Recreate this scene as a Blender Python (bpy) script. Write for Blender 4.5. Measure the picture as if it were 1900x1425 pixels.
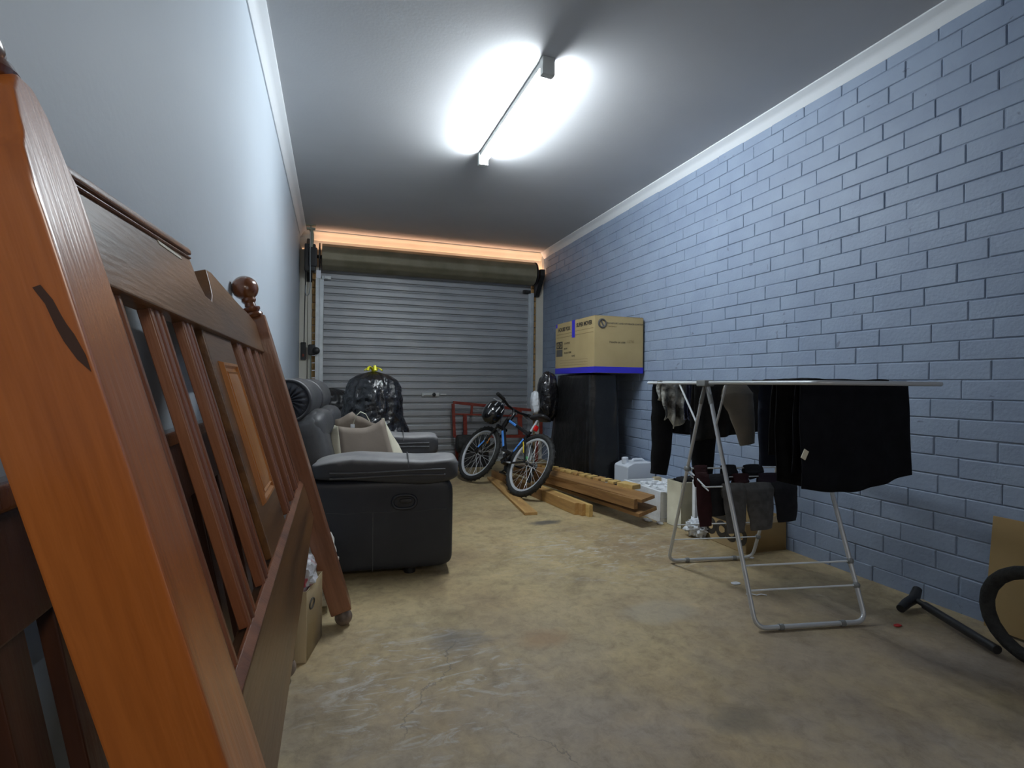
import bpy, bmesh, math, random
from math import sin, cos, pi, radians, atan2, sqrt
from mathutils import Vector, Matrix, noise
random.seed(7)
SC = bpy.context.scene
COL = SC.collection
for o in list(bpy.data.objects):
    bpy.data.objects.remove(o)

# ------------------------------------------------------------------ camera, world, lamps, exposure
CAMZ = 0.9875
cam_d = bpy.data.cameras.new('camera'); cam = bpy.data.objects.new('camera', cam_d); COL.objects.link(cam)
cam_d.sensor_width = 36.0; cam_d.lens = 963.57 / 1900 * 36.0; cam_d.clip_start = 0.02
yaw, pit, rol = 0.3313, 0.0008, 0.0093
f_ = Vector((sin(yaw) * cos(pit), cos(yaw) * cos(pit), -sin(pit)))
r_ = Vector((cos(yaw), -sin(yaw), 0)); d_ = f_.cross(r_)
r2 = r_ * cos(rol) - d_ * sin(rol); d2 = r_ * sin(rol) + d_ * cos(rol)
M = Matrix((r2, -d2, -f_)).transposed().to_4x4(); M.translation = Vector((0, 0, CAMZ))
cam.matrix_world = M
SC.camera = cam
W = bpy.data.worlds.new('world'); SC.world = W; W.use_nodes = True
W.node_tree.nodes['Background'].inputs[0].default_value = (0.75, 0.85, 1.0, 1)
W.node_tree.nodes['Background'].inputs[1].default_value = 0.25
SC.view_settings.view_transform = 'Standard'; SC.view_settings.look = 'None'
SC.view_settings.gamma = 1.0; SC.view_settings.use_curve_mapping = False
SC.view_settings.exposure = 0.0

def area(name, loc, target, sx, sy, power, col, spread=None):
    l = bpy.data.lights.new(name, 'AREA'); l.shape = 'RECTANGLE'; l.size = sx; l.size_y = sy
    l.energy = power; l.color = col
    if spread: l.spread = spread
    o = bpy.data.objects.new(name, l); COL.objects.link(o); o.location = loc
    o.rotation_euler = (Vector(target) - Vector(loc)).to_track_quat('-Z', 'Y').to_euler()
    return o
TUBE_STRENGTH = 208.0
# added fill for light from behind the photographer, set outside an unseen doorway
area('doorway_fill', (1.80, -2.1, 1.25), (0.8, 1.0, 1.0), 1.1, 1.9, 7, (1.0, 0.96, 0.90))
# added fill lamp behind the photographer, brightens the headboard end
area('headboard_fill', (0.15, -0.95, 1.75), (0.0, 0.6, 0.85), 0.35, 0.35, 3.0, (1.0, 0.92, 0.82), radians(110))
# sunlight leaking over the top of the roller door
area('door_gap_sunlight', (1.117, 6.345, 2.49), (1.117, 6.318, 2.66), 2.93, 0.03, 3.3, (1.0, 0.56, 0.34), radians(100))
area('door_gap_sunlight', (2.53, 6.30, 2.42), (2.60, 6.34, 2.55), 0.04, 0.1, 0.25, (1.0, 0.52, 0.27), radians(100))

# ------------------------------------------------------------------ materials
MATS = {}
def chip_marks(m):
    nt = m.node_tree; L = nt.links; b = nt.nodes['Principled BSDF']; src = b.inputs['Base Color'].links[0].from_socket
    g = _n(nt, 'ShaderNodeNewGeometry'); t = _n(nt, 'ShaderNodeTexNoise'); t.inputs['Scale'].default_value = 13; t.inputs['Detail'].default_value = 4; t.inputs['Distortion'].default_value = 1.5
    L.new(g.outputs['Position'], t.inputs['Vector'])
    r = _n(nt, 'ShaderNodeMapRange'); r.inputs['From Min'].default_value = 0.70; r.inputs['From Max'].default_value = 0.74; r.inputs['To Max'].default_value = 0.6; L.new(t.outputs['Fac'], r.inputs['Value'])
    x = _n(nt, 'ShaderNodeMixRGB'); x.inputs['Color2'].default_value = (0.09, 0.10, 0.13, 1); L.new(r.outputs[0], x.inputs['Fac']); L.new(src, x.inputs['Color1']); L.new(x.outputs['Color'], b.inputs['Base Color'])
def _n(nt, t, **kw):
    n = nt.nodes.new(t)
    for k, v in kw.items(): setattr(n, k, v)
    return n
def new_mat(name):
    m = bpy.data.materials.new(name); m.use_nodes = True
    nt = m.node_tree
    return m, nt, nt.nodes['Principled BSDF'], nt.links
def pm(name, c1, c2=None, sc=6.0, rough=0.6, metal=0.0, bump=0.0, bsc=40.0, coat=0.0, stretch=None, obj=False, detail=4.0, lo=0.35, hi=0.65, spec=None, bdist=0.02, subs=0.0, sheen=0.0):
    m, nt, b, L = new_mat(name)
    b.inputs['Roughness'].default_value = rough; b.inputs['Metallic'].default_value = metal
    if coat: b.inputs['Coat Weight'].default_value = coat; b.inputs['Coat Roughness'].default_value = 0.12
    if spec is not None: b.inputs['Specular IOR Level'].default_value = spec
    if sheen: b.inputs['Sheen Weight'].default_value = sheen
    b.inputs['Base Color'].default_value = (*c1, 1)
    if obj:
        src = _n(nt, 'ShaderNodeTexCoord').outputs['Object']
    else:
        src = _n(nt, 'ShaderNodeNewGeometry').outputs['Position']
    if stretch:
        mp = _n(nt, 'ShaderNodeMapping'); mp.inputs['Scale'].default_value = stretch
        L.new(src, mp.inputs['Vector']); src = mp.outputs['Vector']
    if c2 is not None:
        t = _n(nt, 'ShaderNodeTexNoise'); t.inputs['Scale'].default_value = sc; t.inputs['Detail'].default_value = detail
        L.new(src, t.inputs['Vector'])
        r = _n(nt, 'ShaderNodeValToRGB'); r.color_ramp.elements[0].color = (*c1, 1); r.color_ramp.elements[1].color = (*c2, 1)
        r.color_ramp.elements[0].position = lo; r.color_ramp.elements[1].position = hi
        L.new(t.outputs['Fac'], r.inputs['Fac']); L.new(r.outputs['Color'], b.inputs['Base Color'])
    if bump:
        t2 = _n(nt, 'ShaderNodeTexNoise'); t2.inputs['Scale'].default_value = bsc; t2.inputs['Detail'].default_value = 5
        L.new(src, t2.inputs['Vector'])
        bp = _n(nt, 'ShaderNodeBump'); bp.inputs['Strength'].default_value = bump; bp.inputs['Distance'].default_value = bdist
        L.new(t2.outputs['Fac'], bp.inputs['Height']); L.new(bp.outputs['Normal'], b.inputs['Normal'])
    MATS[name] = m
    return m

def wood(name, dark, mid, light, axis_scale, rough=0.35, coat=0.25):
    m, nt, b, L = new_mat(name)
    b.inputs['Roughness'].default_value = rough; b.inputs['Coat Weight'].default_value = coat; b.inputs['Coat Roughness'].default_value = 0.25
    src = _n(nt, 'ShaderNodeTexCoord').outputs['Object']
    mp = _n(nt, 'ShaderNodeMapping'); mp.inputs['Scale'].default_value = axis_scale
    L.new(src, mp.inputs['Vector'])
    t = _n(nt, 'ShaderNodeTexNoise'); t.inputs['Scale'].default_value = 1.0; t.inputs['Detail'].default_value = 5; t.inputs['Distortion'].default_value = 0.6
    L.new(mp.outputs['Vector'], t.inputs['Vector'])
    r = _n(nt, 'ShaderNodeValToRGB')
    e = r.color_ramp.elements; e[0].position = 0.3; e[0].color = (*dark, 1); e[1].position = 0.72; e[1].color = (*light, 1)
    k = r.color_ramp.elements.new(0.5); k.color = (*mid, 1)
    L.new(t.outputs['Fac'], r.inputs['Fac'])
    # fine pores
    t2 = _n(nt, 'ShaderNodeTexNoise'); t2.inputs['Scale'].default_value = 9.0; t2.inputs['Detail'].default_value = 2
    L.new(mp.outputs['Vector'], t2.inputs['Vector'])
    mx = _n(nt, 'ShaderNodeMixRGB'); mx.blend_type = 'MULTIPLY'; mx.inputs['Fac'].default_value = 0.35
    r3 = _n(nt, 'ShaderNodeValToRGB'); r3.color_ramp.elements[0].position = 0.35; r3.color_ramp.elements[0].color = (0.72, 0.70, 0.68, 1); r3.color_ramp.elements[1].position = 0.55
    L.new(t2.outputs['Fac'], r3.inputs['Fac'])
    L.new(r.outputs['Color'], mx.inputs['Color1']); L.new(r3.outputs['Color'], mx.inputs['Color2'])
    L.new(mx.outputs['Color'], b.inputs['Base Color'])
    bp = _n(nt, 'ShaderNodeBump'); bp.inputs['Strength'].default_value = 0.08; bp.inputs['Distance'].default_value = 0.01
    L.new(t2.outputs['Fac'], bp.inputs['Height']); L.new(bp.outputs['Normal'], b.inputs['Normal'])
    MATS[name] = m
    return m

def floor_material():
    m, nt, b, L = new_mat('stained_concrete')
    pos = _n(nt, 'ShaderNodeNewGeometry').outputs['Position']
    def noise_t(scale, detail=6, dist=0.0, vec=None, rough=0.6):
        t = _n(nt, 'ShaderNodeTexNoise'); t.inputs['Scale'].default_value = scale; t.inputs['Detail'].default_value = detail
        t.inputs['Distortion'].default_value = dist; t.inputs['Roughness'].default_value = rough
        L.new(vec or pos, t.inputs['Vector']); return t.outputs['Fac']
    def ramp(fac, stops):
        r = _n(nt, 'ShaderNodeValToRGB'); e = r.color_ramp.elements
        e[0].position, e[0].color = stops[0][0], (*stops[0][1], 1)
        e[1].position, e[1].color = stops[-1][0], (*stops[-1][1], 1)
        for p, c in stops[1:-1]:
            k = e.new(p); k.color = (*c, 1)
        L.new(fac, r.inputs['Fac']); return r.outputs['Color']
    def mix(fac, a, c, mode='MIX'):
        x = _n(nt, 'ShaderNodeMixRGB'); x.blend_type = mode
        if isinstance(fac, float): x.inputs['Fac'].default_value = fac
        else: L.new(fac, x.inputs['Fac'])
        for i, q in (('Color1', a), ('Color2', c)):
            if isinstance(q, tuple): x.inputs[i].default_value = (*q, 1)
            else: L.new(q, x.inputs[i])
        return x.outputs['Color']
    base = ramp(noise_t(1.3, 8, 0.2), [(0.3, (0.29, 0.21, 0.12)), (0.45, (0.40, 0.305, 0.165)), (0.58, (0.46, 0.365, 0.20)), (0.72, (0.35, 0.275, 0.17))])
    fine = ramp(noise_t(17, 9, 0.5, rough=0.78), [(0.32, (0.66, 0.64, 0.62)), (0.5, (1, 1, 1)), (0.68, (1.22, 1.2, 1.14))])
    mid = ramp(noise_t(3.6, 9, 0.6, rough=0.68), [(0.30, (0.62, 0.60, 0.58)), (0.46, (0.95, 0.95, 0.95)), (0.60, (1.05, 1.04, 1.02)), (0.74, (1.28, 1.25, 1.18))])
    c = mix(0.9, mix(0.9, base, mid, 'MULTIPLY'), fine, 'MULTIPLY')
    # grey worn area near the camera
    sep = _n(nt, 'ShaderNodeSeparateXYZ'); L.new(pos, sep.inputs[0])
    mr = _n(nt, 'ShaderNodeMapRange'); mr.inputs['From Min'].default_value = 2.4; mr.inputs['From Max'].default_value = 1.2
    L.new(sep.outputs['Y'], mr.inputs['Value'])
    nm = _n(nt, 'ShaderNodeMath', operation='MULTIPLY'); L.new(mr.outputs[0], nm.inputs[0]); L.new(ramp(noise_t(2.2, 5), [(0.35, (0.2,) * 3), (0.6, (1,) * 3)]), nm.inputs[1])
    c = mix(nm.outputs[0], c, mix(0.85, mix(0.8, (0.33, 0.28, 0.225), mid, 'MULTIPLY'), fine, 'MULTIPLY'))
    # pale dried streaks
    mp = _n(nt, 'ShaderNodeMapping'); mp.inputs['Scale'].default_value = (1.0, 2.6, 1.0); mp.inputs['Rotation'].default_value = (0, 0, 0.35); L.new(pos, mp.inputs['Vector'])
    st = ramp(noise_t(5.5, 9, 2.0, mp.outputs['Vector'], 0.7), [(0.52, (0,) * 3), (0.64, (0.85,) * 3)])
    def spot(x, y, rx, ry, wob=0.5, soft=0.5):
        mpp = _n(nt, 'ShaderNodeMapping'); mpp.vector_type = 'POINT'
        mpp.inputs['Location'].default_value = (-x / rx, -y / ry, 0); mpp.inputs['Scale'].default_value = (1 / rx, 1 / ry, 0)
        L.new(pos, mpp.inputs['Vector'])
        ln = _n(nt, 'ShaderNodeVectorMath', operation='LENGTH'); L.new(mpp.outputs['Vector'], ln.inputs[0])
        ad = _n(nt, 'ShaderNodeMath', operation='MULTIPLY_ADD'); ad.inputs[1].default_value = wob * 2; 
        L.new(noise_t(8, 6, 1.0), ad.inputs[0]); L.new(ln.outputs['Value'], ad.inputs[2])
        mq = _n(nt, 'ShaderNodeMapRange'); mq.inputs['From Min'].default_value = 1.0 + wob + soft / 2; mq.inputs['From Max'].default_value = 1.0 + wob - soft / 2
        L.new(ad.outputs[0], mq.inputs['Value']); return mq.outputs[0]
    def mul(a, q):
        x = _n(nt, 'ShaderNodeMath', operation='MULTIPLY'); L.new(a, x.inputs[0])
        if isinstance(q, float): x.inputs[1].default_value = q
        else: L.new(q, x.inputs[1])
        return x.outputs[0]
    c = mix(mul(spot(1.55, 2.75, 0.55, 0.42, 0.6, 0.9), st), c, (0.52, 0.50, 0.44))
    c = mix(mul(spot(0.28, 1.72, 0.32, 0.35, 0.5, 0.6), st), c, (0.52, 0.50, 0.46))
    c = mix(mul(spot(1.35, 1.93, 0.17, 0.10, 0.4, 0.5), 0.35), c, (0.45, 0.42, 0.34))
    c = mix(mul(spot(1.44, 3.42, 0.11, 0.055, 0.6, 0.6), 0.85), c, (0.075, 0.072, 0.07))
    c = mix(mul(spot(0.78, 1.86, 0.09, 0.06, 0.9, 1.0), 0.4), c, (0.33, 0.16, 0.05))
    c = mix(mul(spot(0.46, 1.95, 0.11, 0.07, 1.1, 1.0), 0.5), c, (0.10, 0.10, 0.105))
    c = mix(mul(spot(1.42, 2.72, 0.10, 0.07, 0.5, 0.5), st), c, (0.62, 0.61, 0.56))
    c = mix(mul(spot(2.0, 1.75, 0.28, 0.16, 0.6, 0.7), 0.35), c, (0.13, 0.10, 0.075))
    c = mix(mul(spot(1.15, 1.23, 0.09, 0.06, 0.5, 0.8), 0.45), c, (0.10, 0.09, 0.07))
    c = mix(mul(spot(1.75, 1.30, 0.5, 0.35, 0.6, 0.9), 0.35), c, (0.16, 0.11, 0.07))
    # cracks: a wandering line over the near floor
    def crack(x0, y0, x1, y1, wid, amp):
        sx, sy = x1 - x0, y1 - y0; ln = sqrt(sx * sx + sy * sy); nx, ny = -sy / ln, sx / ln
        vm = _n(nt, 'ShaderNodeVectorMath', operation='DOT_PRODUCT'); vm.inputs[1].default_value = (nx, ny, 0); L.new(pos, vm.inputs[0])
        ad = _n(nt, 'ShaderNodeMath', operation='ADD'); ad.inputs[1].default_value = -(x0 * nx + y0 * ny); L.new(vm.outputs['Value'], ad.inputs[0])
        na = _n(nt, 'ShaderNodeMath', operation='MULTIPLY_ADD'); na.inputs[1].default_value = amp; L.new(noise_t(5, 8, 0.3), na.inputs[0]); L.new(ad.outputs[0], na.inputs[2])
        n2 = _n(nt, 'ShaderNodeMath', operation='ADD'); n2.inputs[1].default_value = -amp * 0.5; L.new(na.outputs[0], n2.inputs[0])
        ab = _n(nt, 'ShaderNodeMath', operation='ABSOLUTE'); L.new(n2.outputs[0], ab.inputs[0])
        q = _n(nt, 'ShaderNodeMapRange'); q.inputs['From Min'].default_value = wid; q.inputs['From Max'].default_value = wid * 0.3; L.new(ab.outputs[0], q.inputs['Value'])
        vt = _n(nt, 'ShaderNodeVectorMath', operation='DOT_PRODUCT'); vt.inputs[1].default_value = (sx / ln, sy / ln, 0); L.new(pos, vt.inputs[0])
        t0 = x0 * sx / ln + y0 * sy / ln
        g = _n(nt, 'ShaderNodeMapRange'); g.inputs['From Min'].default_value = t0; g.inputs['From Max'].default_value = t0 + 0.08; L.new(vt.outputs['Value'], g.inputs['Value'])
        h = _n(nt, 'ShaderNodeMapRange'); h.inputs['From Min'].default_value = t0 + ln; h.inputs['From Max'].default_value = t0 + ln - 0.08; L.new(vt.outputs['Value'], h.inputs['Value'])
        return mul(mul(mul(q.outputs[0], g.outputs[0]), h.outputs[0]), 0.5)
    c = mix(crack(0.17, 1.42, 0.48, 1.98, 0.0055, 0.30), c, (0.08, 0.075, 0.07))
    c = mix(crack(0.45, 1.45, 0.66, 1.18, 0.004, 0.25), c, (0.09, 0.085, 0.08))
    # white flecks
    v = _n(nt, 'ShaderNodeTexVoronoi'); v.inputs['Scale'].default_value = 9; L.new(pos, v.inputs['Vector'])
    fl = _n(nt, 'ShaderNodeMapRange'); fl.inputs['From Min'].default_value = 0.05; fl.inputs['From Max'].default_value = 0.03; L.new(v.outputs['Distance'], fl.inputs['Value'])
    gate = ramp(noise_t(3, 2), [(0.6, (0,) * 3), (0.62, (1,) * 3)])
    c = mix(mul(fl.outputs[0], gate), c, (0.7, 0.7, 0.66))
    L.new(c, b.inputs['Base Color'])
    b.inputs['Roughness'].default_value = 0.55
    rr = _n(nt, 'ShaderNodeMapRange'); rr.inputs['To Min'].default_value = 0.42; rr.inputs['To Max'].default_value = 0.78; L.new(noise_t(6, 4), rr.inputs['Value']); L.new(rr.outputs[0], b.inputs['Roughness'])
    bp = _n(nt, 'ShaderNodeBump'); bp.inputs['Strength'].default_value = 0.25; bp.inputs['Distance'].default_value = 0.006
    L.new(noise_t(45, 6), bp.inputs['Height']); L.new(bp.outputs['Normal'], b.inputs['Normal'])
    MATS['floor'] = m; return m

floor_material()
pm('plaster_blue', (0.50, 0.56, 0.625), (0.53, 0.59, 0.655), 1.2, 0.62, bump=0.04, bsc=60)
pm('ceiling_white', (0.52, 0.525, 0.54), (0.555, 0.56, 0.575), 1.5, 0.8, bump=0.03, bsc=60)
pm('cornice_white', (0.72, 0.75, 0.78), rough=0.5)
pm('brick_paint', (0.235, 0.295, 0.405), (0.265, 0.33, 0.44), 5, 0.55, bump=0.32, bsc=60, bdist=0.006)
pm('mortar_paint', (0.215, 0.27, 0.37), (0.265, 0.325, 0.43), 14, 0.6, bump=0.6, bsc=60, bdist=0.008)
chip_marks(MATS['brick_paint'])
pm('back_wall_cream', (0.72, 0.69, 0.60), (0.66, 0.63, 0.54), 3, 0.6)
pm('raw_brick', (0.42, 0.22, 0.08), (0.55, 0.36, 0.14), 9, 0.8, bump=0.4, bsc=50)
pm('door_steel', (0.36, 0.375, 0.395), (0.41, 0.42, 0.435), 4, 0.45, metal=0.5, bump=0.03, bsc=30)
pm('drum_steel', (0.22, 0.20, 0.13), (0.30, 0.27, 0.19), 5, 0.5, metal=0.4)
pm('galvanised', (0.62, 0.66, 0.68), (0.52, 0.56, 0.58), 12, 0.4, metal=0.55)
pm('black_metal', (0.02, 0.02, 0.02), rough=0.45, metal=0.2)
pm('black_plastic', (0.012, 0.012, 0.014), (0.02, 0.02, 0.022), 8, 0.42)
pm('rubber', (0.014, 0.014, 0.014), (0.03, 0.03, 0.028), 30, 0.75, bump=0.3, bsc=90)
pm('leather', (0.013, 0.0155, 0.023), (0.020, 0.023, 0.032), 5, 0.45, bump=0.10, bsc=60, bdist=0.006)
pm('leather_worn_toplit', (0.20, 0.20, 0.205), (0.29, 0.28, 0.275), 6.0, 0.55, bump=0.12, bsc=40, bdist=0.008, detail=7)
pm('leather_mid', (0.045, 0.047, 0.053), (0.075, 0.074, 0.076), 6, 0.5, bump=0.12, bsc=40, bdist=0.008)
def toplit_worn_leather():  # wear plus overhead light put into the colour: up-facing lighter, sides dark
    m = MATS['leather_worn_toplit']; nt = m.node_tree; L = nt.links; b = nt.nodes['Principled BSDF']
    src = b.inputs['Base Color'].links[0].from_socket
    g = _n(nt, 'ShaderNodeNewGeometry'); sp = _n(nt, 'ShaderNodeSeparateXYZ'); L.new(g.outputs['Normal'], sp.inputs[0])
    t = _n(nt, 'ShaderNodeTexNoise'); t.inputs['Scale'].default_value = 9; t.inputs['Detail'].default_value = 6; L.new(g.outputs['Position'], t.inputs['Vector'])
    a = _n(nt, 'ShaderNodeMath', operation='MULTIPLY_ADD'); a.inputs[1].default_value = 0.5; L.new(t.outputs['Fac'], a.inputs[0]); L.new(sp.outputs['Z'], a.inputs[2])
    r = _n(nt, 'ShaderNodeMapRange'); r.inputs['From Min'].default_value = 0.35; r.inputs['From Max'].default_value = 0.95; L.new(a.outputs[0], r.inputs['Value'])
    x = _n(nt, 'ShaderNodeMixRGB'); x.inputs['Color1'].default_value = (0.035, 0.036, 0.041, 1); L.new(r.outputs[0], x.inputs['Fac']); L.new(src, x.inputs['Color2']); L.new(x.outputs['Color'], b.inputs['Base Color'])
toplit_worn_leather()
pm('leather_tan', (0.20, 0.145, 0.095), (0.17, 0.16, 0.15), 9, 0.65, bump=0.3, bsc=20)
wood('bed_wood', (0.22, 0.056, 0.010), (0.40, 0.118, 0.022), (0.50, 0.160, 0.033), (16, 16, 1.3), 0.28, 0.5)
wood('bed_wood_rail', (0.060, 0.024, 0.008), (0.125, 0.054, 0.017), (0.18, 0.082, 0.024), (14, 1.4, 14))
wood('bed_wood_slat', (0.11, 0.034, 0.013), (0.205, 0.072, 0.031), (0.27, 0.108, 0.046), (18, 18, 1.6), 0.32)
wood('bed_wood_dull', (0.13, 0.048, 0.022), (0.235, 0.095, 0.045), (0.30, 0.135, 0.070), (16, 16, 1.3), 0.32, 0.4)
wood('bed_wood_panel', (0.27, 0.085, 0.014), (0.40, 0.145, 0.022), (0.48, 0.185, 0.03), (14, 14, 1.5), 0.35)
wood('finial_wood', (0.07, 0.018, 0.005), (0.15, 0.042, 0.009), (0.20, 0.060, 0.014), (10, 10, 3), 0.14, 0.8)
pm('foot_worn', (0.10, 0.075, 0.06), (0.24, 0.18, 0.14), 25, 0.5)
wood('dark_bed_wood', (0.035, 0.012, 0.006), (0.07, 0.024, 0.011), (0.11, 0.040, 0.018), (14, 14, 1.6), 0.35)
wood('pine', (0.36, 0.19, 0.06), (0.50, 0.29, 0.10), (0.58, 0.36, 0.14), (2.0, 18, 18), 0.6, 0.0)
wood('pine_dark', (0.17, 0.085, 0.028), (0.29, 0.15, 0.05), (0.38, 0.21, 0.08), (2.0, 18, 18), 0.55, 0.05)
wood('pine_pale', (0.52, 0.33, 0.10), (0.64, 0.43, 0.15), (0.72, 0.50, 0.20), (2.0, 18, 18), 0.6, 0.0)
pm('chipped_paint', (0.7, 0.66, 0.55), rough=0.6)
pm('knot', (0.045, 0.016, 0.008), rough=0.5)
pm('garbage_plastic', (0.006, 0.006, 0.008), rough=0.2, bump=0.8, bsc=20, bdist=0.03, coat=0.5, detail=3, spec=0.5)
pm('garbage_plastic_dull', (0.006, 0.006, 0.007), rough=0.45, bump=0.5, bsc=14, bdist=0.02)
pm('yellow_tie', (0.80, 0.75, 0.02), rough=0.35)
pm('kraft', (0.25, 0.205, 0.165), (0.29, 0.24, 0.195), 4, 0.8, bump=0.08, bsc=20)
pm('kraft_pale', (0.62, 0.58, 0.44), (0.70, 0.66, 0.52), 5, 0.8, bump=0.1, bsc=14)
pm('red_print', (0.45, 0.03, 0.03), rough=0.7)
pm('cardboard', (0.36, 0.275, 0.13), (0.42, 0.325, 0.16), 3, 0.8, bump=0.04, bsc=30)
pm('cardboard_dark', (0.30, 0.20, 0.085), (0.36, 0.25, 0.11), 4, 0.8)
pm('box_beige', (0.55, 0.44, 0.27), (0.60, 0.49, 0.31), 4, 0.8)
pm('ink', (0.035, 0.028, 0.02), rough=0.7)
pm('ink_grey', (0.08, 0.075, 0.07), rough=0.7)
pm('ink_faint', (0.24, 0.175, 0.08), rough=0.8)
pm('tape_blue', (0.035, 0.03, 0.52), rough=0.3)
pm('dark_cloth', (0.006, 0.006, 0.0065), (0.010, 0.010, 0.011), 9, 0.85, bump=0.2, bsc=60, bdist=0.005)
pm('cover_plastic', (0.0055, 0.0055, 0.006), (0.008, 0.008, 0.0085), 6, 0.34, bump=0.45, bsc=5, bdist=0.05)
pm('foam_white', (0.80, 0.82, 0.84), (0.88, 0.90, 0.92), 30, 0.85, bump=0.3, bsc=120, bdist=0.004)
pm('jerry_white', (0.70, 0.74, 0.80), rough=0.4)
pm('plastic_white', (0.75, 0.78, 0.82), rough=0.25, bump=0.8, bsc=20, bdist=0.02)
pm('board_beige', (0.60, 0.56, 0.42), (0.50, 0.46, 0.33), 9, 0.85)
pm('rack_white', (0.72, 0.75, 0.78), rough=0.35)
pm('rack_grey_plastic', (0.20, 0.21, 0.21), rough=0.5)
pm('rack_aluminium', (0.55, 0.57, 0.59), rough=0.35, metal=0.35)
pm('cloth_black', (0.008, 0.008, 0.009), (0.011, 0.011, 0.012), 20, 0.95, bump=0.15, bsc=150, bdist=0.003, spec=0.2)
pm('cloth_navyblack', (0.0055, 0.006, 0.009), (0.008, 0.0085, 0.012), 20, 0.95, bump=0.15, bsc=150, bdist=0.003, spec=0.15)
pm('cloth_navy', (0.010, 0.013, 0.024), (0.014, 0.018, 0.03), 20, 0.92, bump=0.2, bsc=120, bdist=0.003, spec=0.2)
pm('cloth_charcoal', (0.018, 0.018, 0.019), (0.026, 0.026, 0.026), 20, 0.95, bump=0.2, bsc=120, bdist=0.003, spec=0.2)
pm('cloth_taupe', (0.17, 0.15, 0.12), (0.21, 0.185, 0.15), 14, 0.9, bump=0.2, bsc=100, bdist=0.004)
pm('cloth_silver', (0.55, 0.55, 0.50), (0.06, 0.058, 0.05), 11, 0.4, bump=0.9, bsc=18, bdist=0.03, lo=0.42, hi=0.56)
pm('cloth_print', (0.010, 0.014, 0.04), (0.30, 0.36, 0.62), 26, 0.9, lo=0.60, hi=0.68)
pm('sock_grey', (0.075, 0.072, 0.07), (0.11, 0.107, 0.105), 30, 0.95, bump=0.4, bsc=200, bdist=0.003)
pm('sock_maroon', (0.035, 0.006, 0.009), (0.024, 0.004, 0.006), 30, 0.95, bump=0.4, bsc=200, bdist=0.003)
pm('sock_black', (0.010, 0.011, 0.014), (0.016, 0.016, 0.02), 30, 0.95, bump=0.4, bsc=200, bdist=0.003)
pm('sock_plum', (0.022, 0.012, 0.022), rough=0.95)
pm('red_paint', (0.19, 0.016, 0.008), (0.25, 0.04, 0.02), 14, 0.5, bump=0.1)
pm('rim_alloy', (0.80, 0.82, 0.84), rough=0.3, metal=0.45)
pm('bike_black', (0.010, 0.010, 0.012), rough=0.22, coat=0.5)
pm('bike_blue', (0.10, 0.32, 0.85), rough=0.3)
pm('bike_white', (0.75, 0.76, 0.78), rough=0.3)
pm('yellow_plastic', (0.70, 0.50, 0.03), rough=0.35)
pm('green_plastic', (0.05, 0.42, 0.12), rough=0.4)
pm('orange_reflector', (0.85, 0.28, 0.01), rough=0.2, coat=0.6)
pm('red_reflector', (0.85, 0.01, 0.01), rough=0.2, coat=0.6)
pm('helmet_shell', (0.012, 0.012, 0.014), rough=0.15, coat=0.6)
pm('throw_white', (0.62, 0.60, 0.55), (0.74, 0.72, 0.68), 40, 0.9, bump=0.5, bsc=120)
pm('bag_print', (0.55, 0.55, 0.58), (0.45, 0.08, 0.10), 14, 0.35, lo=0.58, hi=0.64, bump=0.7, bsc=22)
pm('grey_green', (0.28, 0.32, 0.27), rough=0.5, metal=0.3)
pm('pipe_pale', (0.16, 0.20, 0.25), rough=0.5)
pm('fitting_white', (0.62, 0.64, 0.62), rough=0.45)
def emis(name, col, s):
    m, nt, b, L = new_mat(name)
    b.inputs['Base Color'].default_value = (0.9, 0.9, 0.9, 1); b.inputs['Emission Color'].default_value = (*col, 1); b.inputs['Emission Strength'].default_value = s
    MATS[name] = m
emis('tube_glow', (0.87, 0.95, 1.0), TUBE_STRENGTH)

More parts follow.
